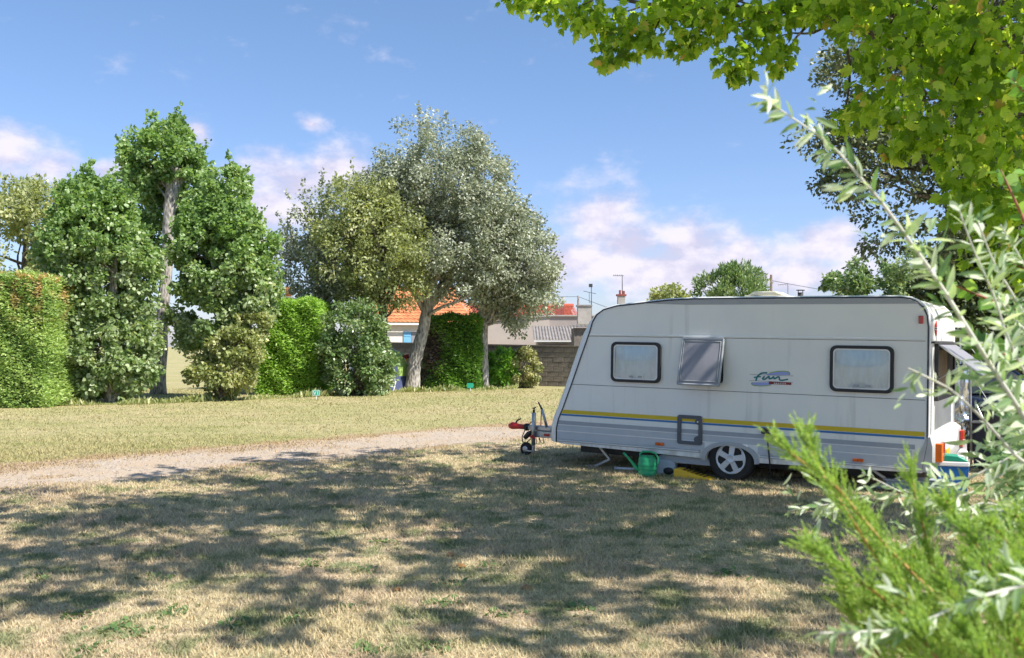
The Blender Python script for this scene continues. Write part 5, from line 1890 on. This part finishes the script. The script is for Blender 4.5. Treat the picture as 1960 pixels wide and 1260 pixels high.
    cb.tube([(-3.36, yc - .08, .22), (-3.32, yc - .1, .15), (-3.27, yc - .1, .14), (-3.29, yc - .09, .22)], .006, 6)
    cb.build('coiled_cable', M_RUBBER, D, True)
    MB().tube([(-3.62, yc - .09, .20), (-3.55, yc - .08, .27), (-3.50, yc - .08, .31)], [.035, .042, .025], 10).build('plug', M_RUBBER, D, True)

    # corner steadies: braced legs
    def steady(x0, dx, y, grd):
        s = MB().bar((x0, y, .25), (x0 + .17 * dx, y, .08), .045, .03).build('steady', M_GALV, root)
        MB().bar((x0 + .17 * dx, y, .09), (x0 - .06 * dx, y, grd + .01), .05, .03).build('steady_foot', M_GALV, s)
        MB().box(x0 - .12 * dx - .07, x0 - .12 * dx + .07, y - .06, y + .06, grd, grd + .014).build('foot_plate', M_GALV, s)
    steady(-2.0, 1, .35, -.037)
    steady(-2.0, 1, CW - .35, -.037)
    for y in (.35, CW - .35):
        sj = MB().bar((1.62, y, .25), (1.83, y, .12), .045, .03).bar((2.02, y, .25), (1.83, y, .12), .045, .03).build('scissor_jack', M_GALV, root)
        MB().bar((1.66, y, .05), (1.83, y, .12), .045, .03).bar((2.0, y, .05), (1.83, y, .12), .045, .03).build('jack_leg', M_GALV, sj)
        MB().box(1.63, 2.03, y - .05, y + .05, .032, .048).build('jack_foot', M_GALV, sj)


caravan()

# ------------------------------------------------------------------ things round the caravan


def cl(x, y, z=0.0):
    """a point given in the caravan's axes, dropped on to the lawn"""
    p_ = CM @ Vector((x, y, 0))
    return (p_.x, p_.y, z)


M_CANGREEN = pm('plastic_green', (.02, .36, .15), .4, var=.12)
M_JUG = pm('plastic_grey_blue', (.42, .48, .56), .5, var=.15)
M_RAMP = pm('plastic_yellow', (.90, .52, .03), .5, var=.15)
M_COOLBLUE = pm('plastic_blue', (.01, .14, .45), .4, var=.1)
M_COOLGREEN = pm('plastic_teal', (.01, .30, .19), .4, var=.1)
M_CLEAR = pm('plastic_clear_blue', (.30, .42, .50), .2, var=.3, coat=.3)
M_NAVYCLOTH = pm('cloth_navy', (.025, .03, .06), .7, var=.3)
M_FOIL = pm('foil', (.75, .76, .78), .22, .95, var=.15, bump=1.0, bscale=9)

can = thing('watering_can', 'green plastic watering can standing on the grass before the caravan', 'watering can', (1.76, 12.22, 0), -.45)
bd = MB().lathe([(.118, 0), (.124, .01), (.122, .03), (.126, .045), (.121, .06), (.121, .085), (.126, .095), (.121, .11), (.121, .135), (.126, .15), (.119, .165), (.117, .20), (.112, .235), (.105, .25)],
                (0, 0, 0), 28, 'z', 1, .72).build('body', M_CANGREEN, can, True, auto=40)
MB().lathe([(.098, .249), (.104, .262), (.100, .266)], (-.004, 0, 0), 24, 'z', 1, .7).build('rim', M_CANGREEN, bd, True)
MB().tube([(-.10, 0, .06), (-.15, 0, .10), (-.21, 0, .17), (-.28, 0, .245), (-.325, 0, .285)], [.030, .026, .019, .014, .016], 12).build('spout', M_CANGREEN, can, True)
MB().tube([(-.095, 0, .235), (-.095, 0, .285), (-.06, 0, .315), (.04, 0, .318), (.11, 0, .30), (.145, 0, .245), (.14, 0, .18), (.118, 0, .13)], .0135, 10).build('handle', M_CANGREEN, can, True)

jug = thing('water_canister', 'grey-blue water canister lying half behind the green watering can', 'canister', (2.04, 12.36, 0), -.4)
MB().box(-.13, .13, -.09, .09, 0, .21).build('body', M_JUG, jug, bevel=.03, seg=3)
MB().prism([(-.11, .205), (.02, .205), (-.03, .26), (-.10, .25)], lambda a, z, t: (a, t, z), -.03, .03).build('handle', M_JUG, jug, bevel=.012)
MB().lathe([(.03, .2), (.03, .25), (.02, .255)], (.08, 0, 0), 14).build('cap', M_WHITE, jug, True)
MB().box(-.10, .09, -.094, -.0885, .05, .062).box(-.10, .09, -.094, -.0885, .10, .112).box(-.10, .09, -.094, -.0885, .15, .162).build('rib', M_JUG, jug)
MB().lathe([(.045, -.012), (.05, 0), (.04, .008)], (.04, -.09, .06), 14, 'y', 1.4, 1).build('tap_recess', M_RUBBER, jug, True)

dk = thing('battery_box', 'black box standing in the shade under the caravan behind the canister', 'box', (2.25, 12.42, 0), -.5)
MB().box(-.10, .10, -.08, .08, 0, .20).build('body', M_RUBBER, dk, bevel=.012)
MB().box(-.105, .105, -.085, .085, .2005, .235).build('lid', M_RUBBER, dk, bevel=.01)

tube_o = thing('drain_pipe', 'short white drain pipe lying on the grass left of the watering can', 'pipe', (1.52, 12.75, 0), -.3)
MB().tube([(-.12, 0, .025), (.1, 0, .025), (.16, 0, .03)], .02, 10).build('hose', M_WHITE, tube_o, True)
MB().lathe([(.026, 0), (.026, .03)], (0, 0, 0), 12).build('collar', M_BAND2, tube_o).matrix_local = Matrix.Translation((-.13, 0, .027)) @ Matrix.Rotation(R(90), 4, 'Y')

rmp = thing('levelling_ramp', 'yellow plastic levelling ramp wedged against the caravan wheel', 'ramp', cl(-.50, .0), -YAW - .05)
MB().prism([(-.22, 0), (.28, 0), (.28, .016), (.02, .072), (.0, .080), (-.11, .105), (-.13, .114), (-.20, .118), (-.22, .105)], lambda a, z, t: (a, t, z), -.09, .09).build('wedge', M_RAMP, rmp, bevel=.005)
for k in range(6):
    x = -.10 + k * .055
    MB().box(x, x + .022, -.07, .07, .113 - (x + .12) * .25, .119 - (x + .12) * .25).build('tread', pm('tread_black', (.06, .045, .02), .7) if k == 0 else bpy.data.materials['tread_black'], rmp)

cb = thing('cool_box', 'blue cool box with green and white lid behind the rear of the caravan', 'cool box', (5.02, 10.72, 0), -.35)
bb = MB()
for (z, w, d_) in ((0, .135, .105), (.005, .14, .11), (.33, .165, .13)):
    bb.v += [(sx * w, sy * d_, z) for sx, sy in ((-1, -1), (1, -1), (1, 1), (-1, 1))]
for j in range(2):
    for i in range(4):
        bb.f.append((4 * j + i, 4 * j + (i + 1) % 4, 4 * j + 4 + (i + 1) % 4, 4 * j + 4 + i))
bb.f += [(3, 2, 1, 0), (8, 9, 10, 11)]
bb.build('body', M_COOLBLUE, cb, bevel=.02, seg=3)
MB().box(-.172, .172, -.137, .137, .331, .385).build('rim', M_WHITE, cb, bevel=.012)
MB().prism([(-.165, .386), (.165, .386), (.15, .40), (.06, .445), (-.06, .455), (-.14, .43)], lambda a, z, t: (a, t, z), -.128, .128).build('lid', M_COOLGREEN, cb, bevel=.02, seg=3)
MB().box(.06, .13, -.03, .03, .40, .445).build('latch', M_WHITE, cb, bevel=.008)
MB().tube([(-.175, -.02, .35), (-.185, -.06, .30), (-.185, -.06, .2)], .010, 8).build('carry_handle', M_WHITE, cb)

wj = thing('water_canister', 'white jerrycan with a handle standing behind the cool box', 'canister', (5.82, 12.25, 0), -.3)
MB().box(-.11, .11, -.08, .08, 0, .34).build('body', M_WHITE, wj, bevel=.025, seg=3)
MB().ring(rrect(0, .40, .20, .15, .03, 4), rrect(0, .40, .11, .07, .02, 4), -.04, .04).build('handle', M_WHITE, wj, True, auto=35)
MB().lathe([(.025, .33), (.025, .39)], (-.075, .05, 0), 12).build('cap', M_REDPAINT, wj, True)

cr = thing('storage_crate', 'clear bluish storage crate lying under the rear corner of the caravan', 'crate', (4.75, 11.1, 0), -.5)
MB().box(-.30, .30, -.16, .16, 0, .10).build('body', M_CLEAR, cr, bevel=.02, seg=2)
MB().box(-.32, .32, -.175, .175, .101, .125).build('lid', M_JUG, cr, bevel=.008)

fo = thing('foil_sheet', 'crinkled silver foil sheet hanging behind the rear of the caravan', 'sheet', (6.25, 13.4, 0), -.55)
MB().grid(26, 34, lambda u, v: (-.25 + .5 * u, .05 * mnoise.noise(Vector((u * 7, v * 9, 1))) + .03 * math.sin(u * 14), .35 + 1.0 * v)).build('sheet', M_FOIL, fo, False)
MB().tube([(-.27, .03, 0), (-.27, .03, 1.38)], .014, 8).tube([(.27, .03, 0), (.27, .03, 1.38)], .014, 8).tube([(-.3, .03, 1.37), (.3, .03, 1.37)], .012, 8).build('rack', M_GALV, fo)

cbn = thing('camping_cupboard', 'dark navy fabric camping cupboard beside the foil sheet', 'cupboard', (6.62, 12.95, 0), -.5)
MB().box(-.22, .22, -.2, .2, .02, .62).build('cover', M_NAVYCLOTH, cbn, bevel=.02)
MB().box(-.24, .24, -.22, .22, .621, .645).build('top', M_CHASSIS, cbn, bevel=.006)
for sx in (-1, 1):
    for sy in (-1, 1):
        MB().tube([(sx * .215, sy * .195, 0), (sx * .215, sy * .195, .03)], .014, 8).build('foot', M_GALV, cbn)

lg_ = thing('folding_lounger', 'dark blue folding lounger on pale tubes near the cupboard', 'lounger', (7.0, 12.6, 0), .3)
MB().grid(8, 4, lambda u, v: (-.35 + .75 * u, -.26 + .52 * v, .34 - .03 * math.sin(u * math.pi))).build('seat', M_NAVYCLOTH, lg_, True)
MB().grid(8, 4, lambda u, v: (-.36 - .30 * u, -.26 + .52 * v, .35 + .52 * u)).build('backrest', M_NAVYCLOTH, lg_, True)
for sy in (-1, 1):
    MB().tube([(-.68, sy * .28, .90), (-.36, sy * .28, .345), (.42, sy * .28, .34)], .013, 8).build('side_tube', M_ALU, lg_, True)
    MB().tube([(-.30, sy * .28, .34), (.05, sy * .28, .0)], .012, 8).build('leg', M_ALU, lg_, True)
    MB().tube([(.30, sy * .28, .34), (-.05, sy * .28, .0)], .012, 8).build('leg', M_ALU, lg_, True)

aw = thing('awning_frame', 'awning poles with guy lines and a rolled dark flysheet beyond the caravan', 'awning', (6.0, 14.4, 0), -YAW)
for (x, y) in ((.6, .0), (.6, 1.9), (-1.2, 1.9)):
    MB().tube([(x, y, 0), (x, y, 1.95)], .014, 8).build('pole', M_ALU, aw)
MB().tube([(.6, 0, 1.95), (.6, 1.9, 1.95), (-1.2, 1.9, 1.95)], .014, 8).build('top_rail', M_ALU, aw)
MB().grid(12, 10, lambda u, v: (.6 + .04 * math.sin(v * 20), .05 + 1.8 * u, .02 + .85 * v + .03 * math.sin(u * 9))).build('wind_panel', M_NAVYCLOTH, aw, True)
MB().tube([(.6, 0, 1.9), (1.7, -.35, .02)], .005, 5).build('guy_line', M_WHITE, aw)
MB().tube([(.6, 1.9, 1.9), (1.9, 1.7, .02)], .005, 5).build('guy_line', M_WHITE, aw)


def car(label, loc, rz, paint, group='parked cars behind the caravan'):
    root = thing('parked_car', label, 'car', loc, rz, group)
    P_ = pm('car_paint_' + label.split()[0], paint, .25, .2, var=.05, coat=.8)
    G_ = pm('car_glass_' + label.split()[0], (.03, .04, .05), .04, var=.05, coat=1.0)
    # front of the car towards -y
    b = MB()
    st = [(-2.05, .30, .62, .70), (-1.95, .24, .72, .78), (-1.2, .22, .88, .84), (-.75, .22, .95, .85), (.6, .22, .97, .85), (1.5, .24, .98, .84), (1.95, .28, .95, .80), (2.05, .34, .85, .74)]
    ringn = 8
    for (y, z0, z1, w) in st:
        for (a, z) in ((-w * .9, z0), (-w, z0 + .12), (-w, z1 - .12), (-w * .86, z1), (w * .86, z1), (w, z1 - .12), (w, z0 + .12), (w * .9, z0)):
            b.v.append((a, y, z))
    for j in range(len(st) - 1):
        for i in range(ringn):
            a0, a1 = j * ringn + i, j * ringn + (i + 1) % ringn
            b.f.append((a0, a1, a1 + ringn, a0 + ringn))
    b.f += [tuple(range(ringn))[::-1], tuple((len(st) - 1) * ringn + i for i in range(ringn))]
    body = b.build('body', P_, root, True, auto=40, bevel=.02)
    g = MB()
    gs = [(-.85, .95, .96, .74), (-.15, .95, 1.38, .62), (.4, .95, 1.43, .62), (1.2, .95, 1.40, .60), (1.85, .95, 1.02, .66)]
    r = MB().prism([(-.12, 1.36), (.4, 1.41), (1.25, 1.38), (1.25, 1.42), (.4, 1.455), (-.16, 1.40)], lambda a, z, t: (t, a, z), -.61, .61).build('roof', P_, root, bevel=.012)
    MB().add([(-.72, -.90, .955), (.72, -.90, .955), (.60, -.16, 1.385), (-.60, -.16, 1.385)], [(0, 1, 2, 3)]).build('windscreen', G_, root)
    MB().add([(-.70, 1.88, .97), (.70, 1.88, .97), (.58, 1.26, 1.385), (-.58, 1.26, 1.385)], [(3, 2, 1, 0)]).build('rear_window', G_, root)
    for s in (-1, 1):
        MB().add([(s * .735, -.88, .95), (s * .615, -.15, 1.38), (s * .615, 1.24, 1.38), (s * .715, 1.86, .96)], [(0, 1, 2, 3)]).build('side_window', G_, root)
        MB().tube([(s * .73, -.90, .955), (s * .61, -.16, 1.39)], .028, 8).build('pillar', P_, root)
        MB().tube([(s * .66, .55, .95), (s * .62, .5, 1.39)], .028, 8).build('pillar', P_, root)
        MB().tube([(s * .71, 1.88, .96), (s * .60, 1.26, 1.39)], .035, 8).build('pillar', P_, root)
        MB().box(s * .50 - .16, s * .50 + .16, -2.06, -1.96, .60, .72).build('headlight', M_CLEAR, root, bevel=.02)
        MB().box(s * .88 - .06, s * .88 + .06, -.72, -.60, .98, 1.10).build('mirror', P_, root, bevel=.02)
        for y in (-1.3, 1.3):
            w = MB().lathe([(.17, -.09), (.27, -.10), (.30, -.06), (.30, .06), (.27, .10), (.17, .09)], (0, 0, 0), 24, 'y').build('wheel', M_TYRE, root, True, auto=40)
            w.location = (s * .76, y, .30)
            w.rotation_euler = (0, 0, math.pi / 2)
            MB().lathe([(.17, -.085), (.1, -.095), (.02, -.1)], (0, 0, 0), 18, 'y').build('rim', M_HUB, w, True)
    MB().box(-.8, .8, -2.10, -1.98, .32, .50).build('bumper', M_CHASSIS, root, bevel=.03)
    return root


car('navy hatchback parked behind the caravan, sky mirrored in its windscreen', (7.55, 15.6, 0), .25, (.02, .025, .06))
car('white hatchback parked farther back with only its roof showing', (12.4, 26.5, 0), .1, (.70, .73, .78))

# ------------------------------------------------------------------ shrubs at the right edge, close to the camera


def silver_shrub():
    rng = np.random.default_rng(91)
    rr = random.Random(91)
    base = Vector((1.75, 2.35, 0))
    root = thing('silver_shrub', 'silver-leaved shrub with long arching twigs at the right edge', 'shrub', base)
    b = np.array(base)
    # twigs: pixel waypoints (from root end to tip) with a depth for each end
    twigs = [([(2060, 1000), (1980, 830), (1890, 690), (1790, 530), (1690, 390), (1590, 275), (1455, 185)], 2.0, 1.9, 52, .062),
             ([(2080, 900), (1990, 770), (1930, 650), (1900, 560), (1860, 470), (1835, 400)], 2.05, 2.0, 22, .06),
             ([(2050, 760), (1960, 600), (1900, 500), (1870, 420)], 2.2, 2.15, 18, .055),
             ([(2060, 940), (1950, 880), (1880, 800), (1820, 745), (1760, 715), (1738, 705)], 2.0, 1.85, 11, .045),
             ([(2050, 820), (1960, 860), (1840, 925), (1760, 950), (1640, 950), (1590, 965), (1508, 978)], 2.5, 2.6, 46, .05),
             ([(2060, 860), (1960, 880), (1870, 940), (1790, 965), (1720, 940), (1650, 905)], 2.55, 2.5, 30, .045),
             ([(2060, 1100), (1960, 1120), (1850, 1150), (1740, 1205), (1640, 1210), (1568, 1212)], 1.45, 1.4, 30, .042),
             ([(2090, 950), (2000, 900), (1960, 850), (1935, 790)], 2.3, 2.3, 14, .05),
             ([(2080, 700), (1980, 650), (1930, 600), (1905, 560)], 2.1, 2.1, 18, .055),
             ([(2080, 1000), (1960, 980), (1880, 960), (1800, 1000), (1740, 1040), (1690, 1080)], 2.4, 2.4, 26, .045),
             ([(2080, 880), (1990, 920), (1940, 960), (1880, 1010)], 2.3, 2.3, 20, .05),
             ([(2080, 640), (1990, 560), (1945, 480), (1915, 430)], 2.2, 2.2, 18, .05)]
    P, A, Nn, S, own = [], [], [], [], []
    branches = []
    for ti, (way, d0, d1, nl, ls) in enumerate(twigs):
        nl, ls = int(nl * (1.35 if ti == 0 else 1.1)), ls * 1.1
        pts = []
        for i in range(len(way) - 1):
            for k in range(6):
                t = (i + k / 6) / (len(way) - 1)
                x = way[i][0] + (way[i + 1][0] - way[i][0]) * k / 6
                y = way[i][1] + (way[i + 1][1] - way[i][1]) * k / 6
                pts.append(pix(x, y, d0 + (d1 - d0) * t))
        pts.append(pix(*way[-1], d1))
        sm = pts[:1] + [(pts[i - 1] + pts[i] + pts[i + 1]) / 3 for i in range(1, len(pts) - 1)] + pts[-1:]
        full = bend(base + Vector((rr.uniform(-.1, .25), rr.uniform(-.1, .2), -.05)), sm[0], 6, .05, rr)[:-1] + sm
        n_ = len(full)
        br = MB().tube([q - base for q in full], [(.0062 if ti == 0 else .0028) * (1 - i / n_) + .0014 for i in range(n_)], 6).build('branch', STEM_SILVER, root, True)
        branches.append(br)
        for k in range(nl):
            t = (k + rng.random() * .8) / nl
            f = t * (len(sm) - 1)
            i = min(int(f), len(sm) - 2)
            p_ = sm[i].lerp(sm[i + 1], f - i)
            tn = (sm[i + 1] - sm[i]).normalized()
            for q in range(2 if rng.random() < .75 else 4):
                rad = Vector(rng.normal(size=3)); rad = (rad - tn * rad.dot(tn)).normalized()
                ax = tn * (.5 + .5 * rng.random()) + rad * .8 + Vector((0, 0, -.25))
                P.append(p_); A.append(ax); Nn.append(Vector(rng.normal(size=3)) * .6 + Vector((.3, -.4, .6)))
                S.append(ls * (.6 + .6 * rng.random()) * (1.0 - .35 * t)); own.append(ti)
            if rng.random() < .2:      # side shoot
                rad = Vector(rng.normal(size=3)); rad = (rad - tn * rad.dot(tn)).normalized()
                e = p_ + (tn * .5 + rad).normalized() * (.05 + .05 * rng.random())
                for q in range(6):
                    c_ = p_.lerp(e, (q + 1) / 6)
                    P.append(c_); A.append((e - p_).normalized() + Vector(rng.normal(size=3)) * .6); Nn.append(Vector(rng.normal(size=3)) + Vector((0, -.3, .6)))
                    S.append(ls * (.45 + .4 * rng.random())); own.append(ti)
    # denser leafy heart of the shrub, right of the frame edge
    hn = 900
    hp = np.array([pix(1985 + 45 * rng.normal(), 900 + 110 * rng.normal(), 2.55 + .25 * rng.random()) for k in range(hn)])
    hp[:, 2] = np.clip(hp[:, 2], .5, 2.2)
    P, A, Nn, S = np.array([tuple(q) for q in P]), np.array([tuple(q) for q in A]), np.array([tuple(q) for q in Nn]), np.array(S)
    d = P[:, 1]
    u = P[:, 0] / d; v = (P[:, 2] - EYE) / d
    score = np.where((u < .55) & (v > -.36) & (v < .36), S / d, 0)
    big = np.argsort(-score)[:300]
    own = np.array(own)
    for ti, br in enumerate(branches):
        k = big[own[big] == ti]
        if len(k): single_leaves(P[k] - b, A[k], Nn[k], S[k], T_LANCE, L_WILLOW, br, 5, rng)
    rest = np.setdiff1d(np.arange(len(P)), big)
    P2 = np.vstack([P[rest], hp]); A2 = np.vstack([A[rest], rdir(hn, rng) + np.array((-.4, 0, .2))])
    N2 = np.vstack([Nn[rest], rdir(hn, rng) + np.array((0, -.3, .5))]); S2 = np.concatenate([S[rest], .04 + .04 * rng.random(hn)])
    leaf_obj('foliage', P2 - b, A2, N2, S2, T_LANCE, L_WILLOW, root, kind='stuff')


silver_shrub()


def tamarisk():
    rng = np.random.default_rng(17)
    rr = random.Random(17)
    base = Vector((1.15, 1.75, 0))
    root = thing('feathery_shrub', 'bright green feathery shrub filling the bottom right corner', 'shrub', base)
    b = np.array(base)
    plumes = [([(1960, 1330), (1800, 1150), (1690, 1040), (1600, 930), (1530, 880), (1478, 838)], 1.65, .030),
              ([(1800, 1260), (1700, 1100), (1640, 1010), (1590, 930), (1555, 870), (1542, 825)], 1.75, .026),
              ([(1900, 1330), (1760, 1200), (1670, 1130), (1600, 1080), (1535, 1038)], 1.65, .022),
              ([(1860, 1290), (1790, 1120), (1775, 1040), (1755, 960), (1740, 890)], 1.8, .030),
              ([(2000, 1290), (1930, 1150), (1880, 1060), (1840, 1000), (1810, 960)], 1.7, .032),
              ([(2040, 1250), (1990, 1120), (1930, 1040), (1890, 1000)], 1.7, .032),
              ([(2060, 1200), (2010, 1100), (1970, 1030), (1945, 985)], 1.75, .032),
              ([(1820, 1330), (1720, 1210), (1660, 1150), (1610, 1120)], 1.75, .028),
              ([(1870, 1340), (1790, 1230), (1740, 1150), (1700, 1090)], 1.6, .032),
              ([(1950, 1340), (1880, 1230), (1830, 1150), (1790, 1090)], 1.6, .034),
              ([(2020, 1340), (1960, 1230), (1910, 1150), (1870, 1100)], 1.6, .034),
              ([(2060, 1320), (2010, 1220), (1960, 1140), (1930, 1090)], 1.55, .034),
              ([(1800, 1380), (1760, 1280), (1730, 1220), (1700, 1180)], 1.65, .03),
              ([(1880, 1380), (1840, 1280), (1800, 1220), (1770, 1180)], 1.55, .034),
              ([(1960, 1390), (1920, 1290), (1880, 1220), (1850, 1170)], 1.5, .034),
              ([(2040, 1390), (1990, 1290), (1950, 1230), (1920, 1180)], 1.5, .034),
              ([(1730, 1340), (1690, 1270), (1650, 1200), (1620, 1160)], 1.8, .026),
              ([(1830, 1260), (1760, 1150), (1710, 1080), (1670, 1020), (1650, 980)], 1.85, .028),
              ([(1900, 1300), (1830, 1180), (1780, 1110), (1745, 1060)], 1.8, .03), ([(1980, 1300), (1910, 1190), (1870, 1120), (1845, 1060)], 1.8, .03),
              ([(2040, 1300), (1980, 1190), (1950, 1110), (1930, 1050)], 1.8, .03), ([(1780, 1330), (1720, 1240), (1690, 1190), (1660, 1150)], 1.7, .03),
              ([(1850, 1340), (1800, 1270), (1770, 1230), (1745, 1200)], 1.45, .03), ([(1940, 1350), (1900, 1280), (1870, 1240), (1840, 1210)], 1.42, .03)]
    C, A, Nn, S, T = [], [], [], [], []
    for pi_, (way, d, w) in enumerate(plumes):
        pts = []
        for i in range(len(way) - 1):
            for k in range(8):
                pts.append(pix(way[i][0] + (way[i + 1][0] - way[i][0]) * k / 8, way[i][1] + (way[i + 1][1] - way[i][1]) * k / 8, d + .04 * math.sin(i + pi_)))
        pts.append(pix(*way[-1], d))
        sm = pts[:1] + [(pts[i - 1] + pts[i] + pts[i + 1]) / 3 for i in range(1, len(pts) - 1)] + pts[-1:]
        full = bend(base + Vector((rr.uniform(-.08, .2), rr.uniform(-.1, .1), -.05)), sm[0], 5, .05, rr)[:-1] + sm
        n_ = len(full)
        MB().tube([q - base for q in full], [.0040 * (1 - i / n_) + .0010 for i in range(n_)], 6).build('branch', STEM_ORANGE, root, True)
        nt = int(len(sm) * (3.4 if way[-1][1] < 960 else 4.6))
        for k in range(nt):
            t = (k + rng.random()) / nt
            f = t * (len(sm) - 1)
            i = min(int(f), len(sm) - 2)
            p_ = sm[i].lerp(sm[i + 1], f - i)
            tn = (sm[i + 1] - sm[i]).normalized()
            rad = Vector(rng.normal(size=3)); rad = (rad - tn * rad.dot(tn)).normalized()
            dr = (tn * .9 + rad * .45 + Vector((0, 0, .1))).normalized()
            ln = (.05 + .07 * rng.random()) * (1.2 - .75 * t)
            m = 26
            q = rng.random(m)
            c_ = np.array(p_)[None] + np.array(dr)[None] * (q * ln)[:, None]
            C.append(c_)
            A.append(np.array(dr)[None] * 1.3 + rdir(m, rng) * .5)
            Nn.append(rdir(m, rng))
            S.append((.007 + .006 * rng.random(m)) * (1.2 - .5 * q))
            T.append(np.clip(rng.normal(.5, .15, m) + .25 * (t - .5), 0, 1))
    tm = (T_SPRAY[0] * np.array((.9, 1, 1)), T_SPRAY[1])
    leaf_obj('foliage', np.vstack(C) - b, np.vstack(A), np.vstack(Nn), np.concatenate(S), tm, L_TAMARISK, root, np.concatenate(T), kind='stuff')


tamarisk()


def red_stem_shrub():
    rng = np.random.default_rng(19)
    rr = random.Random(19)
    base = Vector((1.75, 3.0, 0))
    root = thing('red_stemmed_shrub', 'shrub with red stems and small glossy leaves behind the silver shrub', 'shrub', base)
    b = np.array(base)
    twigs = [([(2040, 620), (1985, 480), (1950, 400), (1915, 325)], 2.7), ([(2060, 300), (2000, 230), (1965, 180), (1935, 150)], 2.6),
             ([(2060, 640), (1960, 600), (1860, 560), (1790, 530)], 2.8), ([(2060, 760), (1980, 700), (1900, 670), (1850, 640)], 2.8),
             ([(2060, 520), (2000, 420), (1965, 330)], 2.75), ([(2060, 820), (1980, 800), (1930, 800)], 2.8), ([(2080, 560), (1990, 530), (1930, 500)], 2.8)]
    P, A, Nn, S, own, brs = [], [], [], [], [], []
    for ti, (way, d) in enumerate(twigs):
        sm = []
        for i in range(len(way) - 1):
            for k in range(5):
                sm.append(pix(way[i][0] + (way[i + 1][0] - way[i][0]) * k / 5, way[i][1] + (way[i + 1][1] - way[i][1]) * k / 5, d))
        sm.append(pix(*way[-1], d))
        full = bend(base + Vector((rr.uniform(-.1, .2), 0, -.05)), sm[0], 6, .05, rr)[:-1] + sm
        n_ = len(full)
        brs.append(MB().tube([q - base for q in full], [.008 * (1 - i / n_) + .0018 for i in range(n_)], 6).build('branch', STEM_RED, root, True))
        for k in range(26):
            t = (k + rng.random()) / 26
            f = t * (len(sm) - 1); i = min(int(f), len(sm) - 2)
            p_ = sm[i].lerp(sm[i + 1], f - i)
            tn = (sm[i + 1] - sm[i]).normalized()
            rad = Vector(rng.normal(size=3)); rad = (rad - tn * rad.dot(tn)).normalized()
            P.append(tuple(p_)); A.append(tuple(tn * .5 + rad)); Nn.append(tuple(Vector(rng.normal(size=3)) * .5 + Vector((0, -.4, .7))))
            S.append(.034 + .022 * rng.random()); own.append(ti)
    P, A, Nn, S, own = np.array(P), np.array(A), np.array(Nn), np.array(S), np.array(own)
    for ti, br in enumerate(brs):
        k = np.where(own == ti)[0]
        single_leaves(P[k] - b, A[k], Nn[k], S[k], T_HEART, L_RED, br, 4, rng)


red_stem_shrub()
